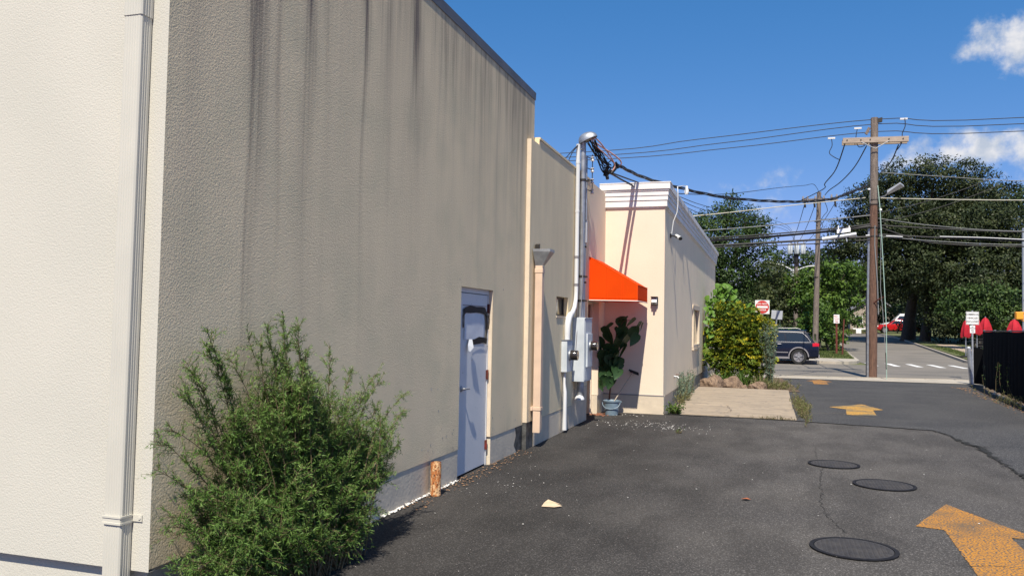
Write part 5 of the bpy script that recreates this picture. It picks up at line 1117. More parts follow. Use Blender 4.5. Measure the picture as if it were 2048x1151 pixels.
# ================================================================ SMALL THINGS ON THE GROUND
bk = thing('bucket', (-2.80,14.98,0), 'blue grey plastic bucket with handle standing under the awning', 'bucket')
MB().lathe([(.0001,.006),(.115,.006),(.118,0),(.13,.1),(.148,.235),(.16,.24),(.165,.265),(.155,.268),(.145,.25),(.12,.03),(.0001,.02)], (-2.80,14.98,0), 28).build('body', m_bucket, bk, smooth=True)
pts = [(-2.80+.165*math.cos(a), 14.98-.10*math.sin(a)-.04, .225-.11*math.sin(a)) for a in np.linspace(0, math.pi, 13)]
MB().tube(pts, .007, 8).build('handle', m_bucket, bk, smooth=True)
MB().prism([(-2.66,14.95),(-2.60,14.92),(-2.62,14.98)], 'z', .24, .262).build('pour_lip', m_bucket, bk)
mp = thing('squeegee', (-2.7,15.1,.05), 'long handled squeegee standing in the bucket leaning on the wall', 'mop')
MB().tube([(-2.87,15.0,.06),(-2.68,15.2,.42),(-2.49,15.40,.76)],.010,8).build('handle', m_wood, mp)
MB().obox((-2.47,15.42,.785),(.09,.0,-.03),(0,.015,0),(.006,0,.016)).build('head', m_dark, mp)
MB().obox((-2.455,15.405,.765),(.085,.0,-.03),(0,.004,0),(.006,0,.018)).build('blade', m_black, mp)
cb = thing('cardboard_scrap', (-1.9,7.2,0), 'crumpled piece of pale cardboard lying on the dark asphalt', 'litter')
mb = MB(); mb.add([(-1.97,7.17,.004),(-1.85,7.165,.008),(-1.79,7.22,.012),(-1.87,7.24,.03),(-1.97,7.26,.02)],[(0,1,2,3,4)]); mb.build('flap', m_card, cb)
MB().add([(-1.97,7.257,.021),(-1.87,7.237,.031),(-1.80,7.235,.02),(-1.94,7.29,.045)],[(0,1,2,3)]).build('flap', m_card, cb)
lf = MB(); lf.add([(-.27,8.2,.008),(-.22,8.17,.02),(-.17,8.2,.009),(-.21,8.25,.015)],[(0,1,2),(0,2,3)])
tag(lf.build('fallen_leaf', mat('orange dead leaf',(.38,.12,.05),rough=.9)), 'small orange brown dead leaf on the open asphalt', 'leaf')
# paint chips and pebbles
def chips(name, pts, smin, smax, m, z=.006, flat=.25):
    V = []; F = []
    for x, y in pts:
        s_ = random.uniform(smin, smax); a = random.uniform(0, 6.28); k = random.choice((3,4,5)); o = len(V)
        for j in range(k):
            r = s_*random.uniform(.5, 1); V.append((x+r*math.cos(a+j*6.283/k), y+r*math.sin(a+j*6.283/k), z+random.uniform(0, s_*flat)))
        V.append((x, y, z+s_*flat*1.2))
        for j in range(k): F.append((o+j, o+(j+1)%k, o+k))
    return stuff(MB().add(V, F).build(name, m))
random.seed(11)
P = [(random.gauss(-2.0,.42)*1.0, random.gauss(13.7,.30)) for _ in range(140)] + [(random.gauss(-2.5,.25), random.gauss(15.1,.2)) for _ in range(30)] + [(random.gauss(-1.3,.3), random.gauss(13.3,.2)) for _ in range(30)]
P = [p for p in P if p[1] < 15.4 and p[0] > -3.0]
o = chips('paint_flakes', P, .005, .020, m_chip)
P = [(random.gauss(-2.6,.18), random.gauss(8.3,.5)) for _ in range(20)] + [(random.uniform(-2.9,2.6), random.uniform(4.8,14)) for _ in range(70)]
chips('paint_flakes', P, .005, .014, m_chip)
P = [(random.gauss(-3.105,.012), random.uniform(5.0,8.0)) for _ in range(420)]
chips('chalky_debris', P, .005, .016, m_chip, flat=.8)
P = [(random.uniform(-3.13,-2.93)+.02*random.gauss(0,1), random.uniform(6.6,10.2)) for _ in range(220)]
chips('brown_litter', P, .006, .02, mat('brown litter',(.17,.09,.05),rough=1,col2=(.26,.16,.09),ns=30), flat=.5)
P = [(random.gauss(-3.0,.08), random.gauss(14.85,.12)) for _ in range(90)]
chips('brown_litter', P, .01, .03, mat('red brown litter',(.30,.10,.05),rough=1,col2=(.2,.1,.06),ns=30), flat=.6)
P = [(random.uniform(-3,3.2), random.uniform(3.8,15.3)) for _ in range(2200)]
chips('grit', P, .0025, .006, mat('pale grit',(.32,.30,.28),rough=1), flat=.6)
P = [(5.35-.04*(27-y)+.1*random.gauss(0,1)+.0*y, y) for y in np.random.default_rng(2).uniform(16, 27, 260)]
chips('brown_litter', P, .012, .04, mat('brown litter',(.17,.09,.05)), flat=.4)
P = [(float(np.interp(y,[16,21,27.3],[5.05,5.46,6.0]))-.06+random.gauss(0,.03), y) for y in np.random.default_rng(3).uniform(16, 25, 320)]
chips('pale_gravel', P, .012, .04, mat('pale gravel',(.45,.42,.38),rough=1), flat=.8)
# rocks
def rock(x, y, r, h, label, sx=1.0):
    rr = random.Random(int(x*100)); bm = bmesh.new(); bmesh.ops.create_icosphere(bm, subdivisions=3, radius=1)
    ph = [rr.uniform(0,6) for _ in range(6)]
    for v in bm.verts:
        c = v.co; d = 1+.16*math.sin(c.x*3+ph[0])*math.cos(c.y*2.5+ph[1])+.10*math.sin(c.z*6+ph[2]+c.x*4)+.05*math.sin(c.x*11+ph[3])*math.sin(c.y*9+ph[4])
        v.co = Vector((round(c.x*d*1.2*8)/8*r*sx*.5+c.x*d*r*sx*.5, c.y*d*r, max(-.1,c.z)*d*h))
    me = bpy.data.meshes.new('rock'); bm.to_mesh(me); bm.free(); me.materials.append(m_rock)
    o = bpy.data.objects.new('rock', me); COL.objects.link(o); o.location = (x,y,0); o.rotation_euler = (0,0,rr.uniform(0,6)); tag(o, label, 'rock', 'rocks edging the planting bed')
rock(-1.50,22.75,.30,.36,'largest brown striated rock beside the building corner')
rock(-.98,23.0,.26,.30,'brown rock in the middle of the planting bed edge')
rock(-.32,22.95,.22,.20,'low brown rock at the right end of the planting bed')
rock(-.68,22.75,.10,.14,'small pale stone between the two brown rocks')

# ================================================================ VEGETATION
def crown(name, lobes, m, parent, clumps=26, per=24, spread=.36, L=.34, Wd=.085, seed=1, updir=.35, flat=.75, inner=.25, tbias=0.0):
    """leaves gathered in clumps over the outside of several lobes, plus some inside"""
    global rng
    rng = np.random.default_rng(seed); PP = []; AA = []; NN = []; TT = []
    for (x, y, z, r) in lobes:
        nc = max(6, int(clumps*r*r)); d = rdir(nc)
        rad = r*np.where(rng.random(nc) < inner, rng.uniform(.3,.8,nc), rng.uniform(.82,1.12,nc))
        c = np.array([x,y,z]) + d*rad[:,None]*np.array([1,1,flat])
        ct = rng.normal(0,.13,nc)
        k = per
        p = np.repeat(c, k, 0) + rng.normal(size=(nc*k,3))*spread*np.array([1,1,.6])
        dd = np.repeat(d, k, 0)
        a = unit(rdir(nc*k)*1.0 + dd*.5 + np.array([0,0,-.25]))
        nn = unit(rdir(nc*k)*.55 + dd*.75 + np.array([0,0,updir+.35]))
        PP.append(p); AA.append(a); NN.append(nn); TT.append(np.clip(.45+tbias+np.repeat(ct,k)+rng.normal(0,.16,nc*k),0,1))
    P = np.concatenate(PP); n = len(P)
    o = leaves(name, P, np.concatenate(AA), np.concatenate(NN), L*rng.uniform(.6,1.25,n), Wd*rng.uniform(.7,1.3,n), np.concatenate(TT), m, parent)
    o['kind'] = 'stuff'; return o
def limbs(parent, base, r0, targets, m=None, seed=0, mid=None):
    rr = random.Random(seed); b = Vector(base); top = Vector(mid) if mid else b + Vector((0,0,3.0))
    MB().tube([b-Vector((0,0,.2)), b+Vector((0,0,.25)), b.lerp(top,.5)+Vector((rr.uniform(-.1,.1),0,0)), top], [r0*1.5, r0*1.1, r0*.85, r0*.7], 12).build('trunk', m or m_bark, parent, smooth=True)
    for t in targets:
        t = Vector(t); k = top.lerp(t,.5)+Vector((rr.uniform(-.4,.4),rr.uniform(-.4,.4),rr.uniform(.1,.5)))
        MB().tube([top-Vector((0,0,.3)), k, t], [r0*.5, r0*.3, r0*.08], 8).build('limb', m or m_bark, parent, smooth=True)
def tree(label, base, r0, lobes, m, seed, group=None, mid=None, **kw):
    t = thing('tree', base, label, 'tree', group)
    hi = sorted(lobes, key=lambda l: -l[2])[:7]
    limbs(t, base, r0, [(x, y, z) for x, y, z, r in hi], seed=seed, mid=mid)
    crown('crown', lobes, m, t, seed=seed, **kw); return t
# big dark tree right of the pole
tree('huge dark green tree filling the sky right of the utility pole', (11.3,77,gz(77)), .55,
 [(10.0,72,14.0,1.9),(8.6,73,13.4,1.5),(12.6,72,14.3,2.1),(15.2,73,13.7,2.0),(17.3,74,12.4,1.9),(7.7,72,12,1.9),(6.3,72,10.3,1.5),(5.7,71,8.6,1.4),(7.5,71,8.8,2.0),(5.0,72,7.6,1.0),
  (10,70,10,2.6),(13,70,10,2.8),(15.8,71,9.8,2.7),(18.4,72,9.6,2.4),(10.3,69,6.6,2.3),(13,68,6.2,2.5),(15.9,69,6.2,2.6),(18.4,70,5.8,2.3),(8.4,70,6.6,1.6),(12.8,69,3.0,1.7),(14.6,69,2.8,1.8),(16.8,69,2.8,1.8),(11,76,12,3),(14,77,12,3),(10,74,8.5,2.6),(13,74,8.5,3),(16,75,8.5,3),(18.5,75,8,2.6),(11,73,5.5,2.2),(14.5,73,5.0,2.6),(17.5,74,4.5,2.6),(15,74,12,2.6),(9,75,10.5,2.2),(13.6,72,1.9,1.3),(15.8,72,1.9,1.3),(18.5,73,2.2,1.6)],
 m_ltree, 21, mid=(11.6,76,5.0), clumps=19, per=38, spread=.30, L=.24, Wd=.062, tbias=-.05, inner=.35)
MB_ = thing('tree', (12.1,76,gz(76)), 'second dark trunk beside the huge tree trunk at the kerb', 'tree'); limbs(MB_, (12.2,74.5,gz(76)), .42, [(13,74,7),(14,73,6)], seed=5, mid=(12.6,74.5,4.6))
tree('dark green tree beyond the huge one at the right edge', (23,90,gz(90)), .4, [(21.5,88,14.0,2.3),(23.6,88,13.8,2.4),(22.0,88,10.2,2.4),(25,88,10,2.6),(21.4,88,6.5,2.4),(24,88,6,2.6),(21,88,3.4,2)], m_ltree2, 22, mid=(23,90,6), clumps=10, per=24, spread=.4, L=.38, Wd=.1)
tree('mid green rounded bushy tree behind the white sign at right', (13.8,63.5,gz(63)), .16, [(11.9,62.5,3.7,.95),(12.9,62,4.1,1.1),(14.0,62,4.2,1.1),(15.2,62.2,3.9,1.1),(12.4,61.8,2.9,1.0),(13.6,61.5,3.0,1.1),(14.8,61.6,2.8,1.1),(16,62,3,1)], m_ltree2, 23, mid=(13.8,63,2.4), clumps=26, per=24, spread=.22, L=.24, Wd=.065, tbias=.12)
# trees left of the pole
tree('dark rounded tree rising above the far building cornice', (-3.4,60,0), .35,
 [(-2.8,60,9.9,1.2),(-3.9,60,9.0,1.6),(-1.7,60,9.2,1.4),(-.9,60,8.7,1.0),(-5.3,60,8.6,1.6),(-2.6,59,7.6,2.0),(-4.8,59,6.6,2.2),(-1.1,59,7.4,1.2),(-6.8,60,8.0,1.6),(-2.9,59,5.0,2.1),(-1.2,59,5.3,1.5),(-.8,58.5,3.2,1.5),(-2.6,58,2.6,1.8),(-2.75,60,10.9,.45)],
 m_ltree2, 31, mid=(-3.3,60,4.5), clumps=22, per=34, spread=.27, L=.20, Wd=.058, tbias=-.04)
tree('shadowy green tree behind the far lamps and transformers', (1.8,82,gz(82)), .3,
 [(.6,82,8.5,1.5),(2.6,83,8.2,1.6),(4.4,83,7.9,1.7),(1.4,81,6.2,1.9),(3.6,81,5.9,2.0),(5.8,82,8.2,1.8),(6.3,82,6.0,1.5),(-.9,81,6.2,1.6),(.3,80,3.9,1.7)],
 m_ltree2, 32, mid=(1.8,82,4), clumps=14, per=24, spread=.32, L=.33, Wd=.09, tbias=.0)
tree('small olive green tree right of the DO NOT ENTER sign', (.1,57,gz(57)), .13,
 [(.1,57,5.3,1.1),(.9,57,4.6,1.1),(.0,56.5,3.7,1.2),(1.2,56.5,3.2,1.1),(.2,56,2.2,1.0),(-.9,56,2.4,1.1),(1.1,56,1.7,.9)], m_ltree, 33, mid=(.1,57,2.4), clumps=26, per=24, spread=.22, L=.22, Wd=.06, tbias=.22)
tree('bright yellowish green tree right of the grey pole', (3.0,56.5,gz(56)), .15,
 [(1.9,56,4.7,.9),(2.9,56,4.9,1.0),(4.0,56,4.4,.9),(2.1,55.5,3.5,1.0),(3.2,55.5,3.4,1.1),(4.6,56,5.3,.9),(5.4,57,5.0,.9),(4.5,56,3.3,.9),(3.8,55.8,5.6,.7)], m_lbright, 34, mid=(3.0,56.5,2.6), clumps=26, per=22, spread=.22, L=.25, Wd=.08, tbias=-.03)
tree('low bright green bush behind the grass corner and NO STOPPING sign', (3.4,53.5,gz(53)), .08,
 [(2.2,53.5,1.3,.8),(3.0,53.5,1.7,.9),(3.7,53.5,1.4,.8),(2.9,53,2.5,.7),(3.7,53.5,2.4,.7),(2.0,53.5,2.2,.6),(4.0,54,.9,.5),(1.5,53.5,1.1,.8)], m_lbright, 35, mid=(3.2,53.5,1.2), clumps=40, per=24, spread=.16, L=.17, Wd=.06, tbias=-.05)
tree('pale green bush at the bend of the side road', (7.6,96,gz(96)), .12, [(6.8,95,3.0,1.1),(8.0,96,2.8,1.1),(7.3,96,4.3,1.1),(9.3,96,2.6,.8)], m_lbright, 36, mid=(7.6,96,2.2), clumps=18, per=22, spread=.25, L=.28, Wd=.08, tbias=-.1)
tree('low dark shrub covering the right half of the red car', (12.6,86,gz(86)), .1, [(12.5,85,2.0,.9),(13.4,85,2.4,1.1),(14.6,86,2.6,1.2),(13.2,85,3.6,.9)], m_ltree, 38, mid=(12.9,86,2), clumps=24, per=24, spread=.25, L=.25, Wd=.075)
tree('shrub hiding the right half of the far house', (12.6,108,gz(108)), .1, [(11.9,107,3.0,1.1),(12.6,107,4.2,1.1),(13.9,107,3.4,1.3),(15.2,107,3.8,1.4)], m_ltree2, 39, mid=(12.6,107,3), clumps=18, per=24, spread=.28, L=.3, Wd=.09)
tree('dark green tree above the small far house', (8.5,104,gz(104)), .3, [(7.4,102,8,2.1),(9.8,102,8.5,2.2),(12,102,8.2,2.2),(8.4,102,5.9,1.6),(12.4,103,5.6,1.6),(14.6,102,7.5,2.2),(15.5,103,4.6,1.6)], m_ltree, 37, mid=(8.2,104,6), clumps=14, per=24, spread=.35, L=.36, Wd=.1)
# far wood closing the view
lob = []
rr = random.Random(9)
for i in range(40):
    x = -30 + i*2.0; lob.append((x+rr.uniform(-1,1), 138+rr.uniform(-4,4), 3.5+rr.uniform(-.5,.8), 3.0)); lob.append((x+rr.uniform(-1,1), 140+rr.uniform(-4,4), 7.5+rr.uniform(-1,1.2), 2.8))
wood = crown('far_wood', lob, m_ltree, None, clumps=4.2, per=26, spread=.6, L=.7, Wd=.22, seed=40); wood['label'] = 'distant dark wood closing the view beyond the side road'

# --- big feathery bush by the near wall
rng = np.random.default_rng(77)
def bush(label, base, env, nstems, seed, leafL=.036):
    t = thing('bush', base, label, 'bush')
    rg = np.random.default_rng(seed); stems = MB(); PP=[];AA=[];NN=[];LL=[];TT=[]
    for s_ in range(nstems):
        tip, b, tone, dens = env(rg)
        b = np.array(b); tip = np.array(tip); Ls = np.linalg.norm(tip-b)
        bow = np.array([rg.normal(0,.04), rg.normal(0,.05), .10*Ls+rg.uniform(0,.07)])
        ns = 14; ts = np.linspace(0,1,ns)[:,None]
        C = b + (tip-b)*ts + bow*4*ts*(1-ts)*.8
        C += np.cumsum(rg.normal(0,.004,(ns,3)),0)
        C[:,0] = np.maximum(C[:,0], -3.10)
        stems.tube([tuple(c) for c in C], list(np.linspace(.006,.0015,ns)), 4, caps=False)
        nb = max(8, int(Ls*26*dens))
        for k in range(nb):
            f = rg.uniform(.22,1.0)**.8; i = f*(ns-1); i0 = min(int(i),ns-2); c = C[i0]+(C[i0+1]-C[i0])*(i-i0)
            ax = unit(C[i0+1]-C[i0]); bd = unit(ax*.9 + rg.normal(size=3)*.62 + np.array([0,0,.25])); bl = rg.uniform(.06,.17)*(1.15-.5*f)
            nl = int(11+bl*80); u = np.linspace(.12,1,nl)
            p = c + bd*bl*u[:,None] + np.array([0,0,-.02])*(u[:,None]**2)
            stems.tube([tuple(c), tuple(c+bd*bl)], [.0018,.0008], 3, caps=False)
            a = unit(bd*.75 + rg.normal(size=(nl,3))*.65)
            PP.append(p);AA.append(a);NN.append(unit(rg.normal(size=(nl,3))*.6+np.array([.1,-.25,.8])));LL.append(leafL*rg.uniform(.55,1.2,nl)*(1.1-.35*f))
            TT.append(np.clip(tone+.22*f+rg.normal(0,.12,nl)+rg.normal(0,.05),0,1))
    stuff(stems.build('stems', m_stem, t, fix=False))
    P=np.concatenate(PP); L_=np.concatenate(LL); k = P[:,0] > -3.115
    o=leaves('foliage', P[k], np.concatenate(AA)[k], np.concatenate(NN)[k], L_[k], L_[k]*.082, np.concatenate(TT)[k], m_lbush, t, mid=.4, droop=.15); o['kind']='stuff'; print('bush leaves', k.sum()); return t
ENV = [(3.28,.45),(3.5,.66),(3.7,.86),(3.9,1.12),(4.1,1.34),(4.42,1.47),(4.8,1.28),(5.1,1.16),(5.5,1.03),(5.9,.88),(6.15,.70),(6.35,.5),(6.45,.3)]
ey = [e[0] for e in ENV]; ez = [e[1] for e in ENV]
def near_env(rg):
    y = rg.triangular(3.4,4.75,6.1) if rg.random() < .6 else rg.uniform(3.42,6.05); zt = float(np.interp(y, ey, ez))*(.93+.07*math.sin(y*13)+.06*math.sin(y*31+1))
    u = rg.random()
    if u < .40:   z = zt*rg.uniform(.82,1.0); x = rg.uniform(-3.05,-2.72)
    else:         
        z = zt*rg.uniform(.12,.9); x = -3.02 + min(.52, (1-z/zt)**.6*rg.uniform(.12,.62))
    if rg.random() < .22: y = rg.uniform(3.5,4.5); z = rg.uniform(.15,.75); x = rg.uniform(-3.02,-2.6)
    y = min(y, 5.0+.95*z+rg.uniform(-.2,.1))
    if z < .45: x = min(x, -2.66)
    b = (rg.uniform(-3.0,-2.72), 4.75+rg.uniform(-.4,.4)+(y-4.8)*.15, 0.0)
    if y < 4.2 and rg.random() < .5: b = (rg.uniform(-2.98,-2.75), 4.15+rg.uniform(-.2,.2), 0)
    return (x,y,z), b, .30+.12*(z/1.5)+ (.1 if x > -2.8 else 0), 1.0  # leaf colour darker low and inside, adding to the bush's own shade
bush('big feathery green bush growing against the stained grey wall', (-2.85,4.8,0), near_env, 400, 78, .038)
wisps = [((-2.9,4.55,1.62),4.7),((-2.95,4.33,1.6),4.6),((-3.0,4.0,1.47),4.6),((-2.85,4.9,1.5),4.9),((-2.8,5.6,1.22),4.9),((-2.8,5.45,1.25),4.9),((-2.75,5.85,1.1),5.0),((-3.0,3.8,1.5),4.4),((-3.02,3.66,1.2),4.3),((-2.95,3.73,1.58),4.5),((-2.98,3.62,1.40),4.4),((-2.9,4.42,1.66),4.7),((-2.98,4.15,1.55),4.6),((-2.95,4.22,1.5),4.6),((-3.02,3.52,1.06),4.3),((-3.02,3.45,.88),4.3),((-2.95,4.62,1.5),4.8),((-2.9,6.15,.94),5.0),((-2.9,6.1,.66),5.0),((-2.92,5.9,.5),5.0),((-2.95,3.9,1.3),4.5),((-3.0,3.72,1.35),4.4),((-2.98,3.6,1.25),4.35),((-3.02,3.5,1.0),4.3),((-2.9,5.3,1.3),4.9)]
wi = iter(wisps*1)
def wisp_env(rg):
    tip, by = next(wi); return tip, (-2.9+rg.uniform(-.05,.05), by, 0.0), .42, 1.3
bush('sparse upright outer shoots of the feathery bush leaning on the wall', (-2.9,4.7,0), wisp_env, len(wisps), 79)

# --- large leaf plant under the awning: each leaf is a part
def heart_mesh(name, m):
    n = 7; V = []; F = []
    outline = [(0,.0),(.16,-.10),(.36,-.06),(.46,.14),(.42,.38),(.28,.66),(.12,.88),(0,1.02)]
    for i, (w, l) in enumerate(outline):
        sg = 1 if True else 1
        V += [(-w, l, -.25*w-.22*l*l), (0, l if i else .02, .02-.22*l*l), (w, l, -.25*w-.22*l*l)]
    for i in range(len(outline)-1): F += [(3*i,3*i+1,3*i+4,3*i+3),(3*i+1,3*i+2,3*i+5,3*i+4)]
    me = bpy.data.meshes.new(name); me.from_pydata(V, [], F); me.materials.append(m); me.polygons.foreach_set('use_smooth',[True]*len(me.polygons)); return me
hp = thing('potted_size_leafy_plant', (-2.85,15.2,0), 'tall weed with big dark heart shaped leaves behind the bucket under the awning', 'plant'); hp.name = 'heart_leaf_plant'
MB().tube([(-2.92,15.25,0),(-2.86,15.2,.6),(-2.80,15.15,1.2),(-2.74,15.1,1.55),(-2.6,15.0,1.74),(-2.4,14.95,1.76)],[.016,.015,.013,.011,.008,.005],8).build('stem', mat('reddish stem',(.16,.07,.04),rough=.7), hp, smooth=True)
hm = heart_mesh('leaf', m_paul)
rr = random.Random(4)
LV = [(-2.93,15.05,1.52,.28,200,-55),(-2.85,15.0,1.70,.20,150,-20),(-2.66,14.98,1.80,.28,170,-70),(-2.60,14.95,1.80,.14,60,-30),(-2.52,14.92,1.83,.16,100,-30),(-2.40,14.92,1.80,.20,120,-35),(-2.30,14.90,1.72,.18,130,-60),(-2.24,14.88,1.70,.17,95,-65),
      (-2.60,14.95,1.52,.34,110,-62),(-2.50,14.92,1.50,.33,130,-65),(-2.70,14.98,1.40,.26,140,-60),(-2.90,15.02,1.30,.32,210,-45),(-3.02,15.05,1.22,.26,230,-50),(-2.84,14.98,1.18,.34,175,-55),(-2.74,14.96,1.15,.32,120,-60),(-2.66,14.96,1.05,.28,120,-65),
      (-2.92,14.98,1.02,.30,200,-60),(-2.82,14.95,.95,.30,170,-68),(-2.72,14.95,.92,.24,120,-70),(-2.95,15.0,.85,.26,200,-72),(-2.84,14.97,.80,.24,165,-75),(-2.98,15.0,1.0,.26,215,-65),(-2.78,14.93,1.02,.26,150,-70),(-2.62,14.95,.95,.18,120,-70),(-2.858,14.93,1.10,.28,185,-62),(-3.0,14.98,.78,.2,205,-75),(-2.74,15.0,1.62,.16,200,-50),(-2.42,14.9,1.62,.30,120,-62),(-2.34,14.9,1.50,.26,105,-66),(-2.55,14.92,1.30,.33,115,-66),(-2.62,14.93,1.62,.3,140,-58),(-3.02,15.0,1.42,.28,215,-50),(-2.95,14.96,1.62,.26,190,-40),(-2.66,14.93,.86,.26,140,-74),(-2.92,14.94,.72,.24,190,-76),(-2.80,14.92,.70,.24,165,-78),(-3.03,14.98,.62,.2,205,-75),(-2.78,14.93,1.28,.34,150,-60),(-2.92,14.92,1.18,.34,185,-60)]
for (x,y,z,s_,az,pt) in LV:
    o = bpy.data.objects.new('leaf', hm); COL.objects.link(o); o.parent = hp; r0 = hp.location
    o.location = (x-r0[0], y-r0[1], z-r0[2]); o.rotation_euler = (R(pt+rr.uniform(-14,18)), R(rr.uniform(-30,30)), R(-az+180+rr.uniform(-35,35))); 
    o.rotation_mode = 'XYZ'; s_ *= rr.uniform(.85,1.1); o.scale = (s_*.95, s_, s_)
# --- golden tipped shrub, light vine, hosta and weeds at the far building
gs = thing('golden_shrub', (-1.0,25.2,0), 'dense rounded evergreen shrub with golden yellow tips beside the far building', 'shrub')
rng = np.random.default_rng(5)
def shell_shrub(name, ells, m, parent, n, L, Wd, seed, tipgold=True):
    rg = np.random.default_rng(seed); PP=[];AA=[];NN=[];TT=[]
    for (c, rad) in ells:
        k = int(n*rad[0]*rad[2]); d = unit(rg.normal(size=(k,3)))
        f = np.sin(d[:,0]*9+c[0]*3)*np.sin(d[:,2]*11+c[2]*5)*np.cos(d[:,1]*8); bump = 1+.10*f
        rr_ = bump*rg.uniform(.78,1.03,k)
        p = np.array(c)+d*rr_[:,None]*np.array(rad)
        per = 9; P = np.repeat(p,per,0)+rg.normal(size=(k*per,3))*.035; dd = np.repeat(d,per,0)
        AA.append(unit(dd*.8+rg.normal(size=(k*per,3))*.55+np.array([0,0,.1]))); NN.append(unit(rg.normal(size=(k*per,3))*.5+dd*.3+np.array([0,0,.7]))); PP.append(P)
        tone = .30+.75*np.clip((rr_/bump-.93)*8,0,1)*np.clip(.35+.9*f+.45*d[:,2]+rg.normal(0,.2,k),0,1)
        TT.append(np.clip(np.repeat(tone,per)+rg.normal(0,.08,k*per),0,1))
    P=np.concatenate(PP); nn=len(P)
    o=leaves(name,P,np.concatenate(AA),np.concatenate(NN),L*rg.uniform(.6,1.2,nn),Wd*rg.uniform(.7,1.2,nn),np.concatenate(TT),m,parent,mid=.6,droop=.2); o['kind']='stuff'; return o
def fan_shrub(name, ells, m, parent, nfan, seed):
    rg = np.random.default_rng(seed); PP=[];AA=[];NN=[];TT=[]
    for (c, rad) in ells:
        k = int(nfan*rad[0]*rad[2])
        for i in range(k):
            d = unit(rg.normal(size=3)); rr_ = rg.uniform(.72,1.05); q = np.array(c)+d*rr_*np.array(rad)
            out = unit(np.array([d[0],d[1]*.8-.25,d[2]*.5+.15])); side = unit(np.cross(out,[0,0,1])+1e-6); fr = rg.uniform(.09,.17)
            tn = rg.normal(size=3)*.45; out = unit(out+rg.normal(size=3)*.35); side = unit(np.cross(out, np.array([0,0,1])+tn)+1e-6)
            n = 46; u = rg.uniform(-1,1,n); v = rg.random(n)
            p = q + out*(fr*(v*(1-.35*u*u)))[:,None] + side*(u*fr*.95)[:,None] + np.array([0,0,1])*(-.25*fr*v*v + rg.normal(0,.012,n))[:,None]
            PP.append(p); AA.append(unit(out + side*(u*.7)[:,None] + rg.normal(size=(n,3))*.28)); NN.append(unit(np.array([0,-.35,.8])+np.array(tn)+rg.normal(size=(n,3))*.4))
            gold = rg.random()**1.6*(.55+.45*max(0,d[2])+.1)
            TT.append(np.clip(.30+.10*rg.normal()+gold*.95*np.clip(v*1.5-.35,0,1)*(1 if rr_>.85 else .2)+rg.normal(0,.06,n),0,1))
    P=np.concatenate(PP); nn=len(P)
    o=leaves(name,P,np.concatenate(AA),np.concatenate(NN),.06*rg.uniform(.6,1.3,nn),.018*rg.uniform(.7,1.2,nn),np.concatenate(TT),m,parent,mid=.6,droop=.15); o['kind']='stuff'; return o
fan_shrub('foliage', [((-1.05,25.2,1.25),(.78,.75,.95)),((-.55,24.9,1.35),(.55,.6,.75)),((-.35,24.8,.85),(.42,.5,.6)),((-1.35,25.0,1.75),(.42,.5,.62)),((-1.4,24.8,.9),(.45,.5,.6)),((-.75,24.8,1.9),(.4,.4,.42)),((-.9,24.6,.6),(.6,.5,.5)),((-.25,24.7,1.5),(.32,.4,.45)),((-1.0,25.2,1.2),(.5,.5,.6))], m_lgold, gs, 420, 6)
for (x,y) in ((-1.2,25.2),(-.9,25.3),(-.6,25.1)): MB().tube([(x,y,0),(x+.05,y,.6),(x+.02,y,1.5)],[.04,.03,.015],6).build('trunk', m_bark, gs)
vn = thing('light_green_vine', (-1.55,25.6,0), 'light green large leaved vine topping the golden shrub against the wall', 'vine')
MB().tube([(-1.6,25.9,0),(-1.6,25.8,1.2),(-1.5,25.7,2.3),(-1.35,25.6,2.9)],[.02,.018,.014,.008],6).build('stem', m_stem, vn)
vm = heart_mesh('leaf', m_vine); rr = random.Random(12)
for i in range(230):
    u = rr.random(); 
    if u < .62:
        a = rr.uniform(0,6.28); q = rr.random()**.5; x = -1.38+.48*q*math.cos(a); z = 2.52+.48*q*math.sin(a); y = 25.3-.35*rr.random()
    elif u < .85: x = rr.uniform(-1.86,-1.62); z = rr.uniform(.5,2.3); y = rr.uniform(24.4,25.0)
    else: x = rr.uniform(-.9,-.45); z = rr.uniform(2.1,2.4); y = 25.0
    s_ = rr.uniform(.11,.21); o = bpy.data.objects.new('leaf', vm); COL.objects.link(o); o.parent = vn; r0 = vn.location
    o.location = (x-r0[0], y-r0[1], z-r0[2]); o.rotation_euler = (R(rr.uniform(-75,-30)), R(rr.uniform(-20,20)), R(rr.uniform(90,270))); o.scale = (s_,s_,s_)
hs = thing('strap_leaf_plant', (-.95,23.6,0), 'clump of green strap leaved plants under the golden shrub behind the rocks', 'plant')
def blades(name, cx, cy, rx, ry, n, h0, h1, wd, m, parent, seed, lean=.45, z0=0.0, stuffed=True, tb=.5):
    rg = np.random.default_rng(seed); x = cx+rg.normal(0,.5,n)*rx; y = cy+rg.normal(0,.5,n)*ry; P = np.stack([x,y,np.full(n,z0)],1)
    h = rg.uniform(h0,h1,n); a = unit(np.stack([rg.normal(0,lean,n),rg.normal(0,lean,n),np.ones(n)],1)); nn = unit(rg.normal(size=(n,3))*np.array([1,1,.2]))
    o = leaves(name, P, a, nn, h, wd*rg.uniform(.6,1.3,n), np.clip(rg.normal(tb,.18,n),0,1), m, parent, mid=.5, droop=.22)
    if stuffed: o['kind']='stuff'
    return o
blades('blade', -.75,23.55,.45,.3, 150, .3,.6,.022, m_lbright, hs, 8, lean=.6); blades('blade', -1.25,23.6,.3,.3, 70, .25,.5,.03, m_lbright, hs, 9, lean=.6)
blades('blade', -.25,23.4,.35,.25, 120, .2,.45,.012, m_lgrass, hs, 10, lean=.6, tb=.8)
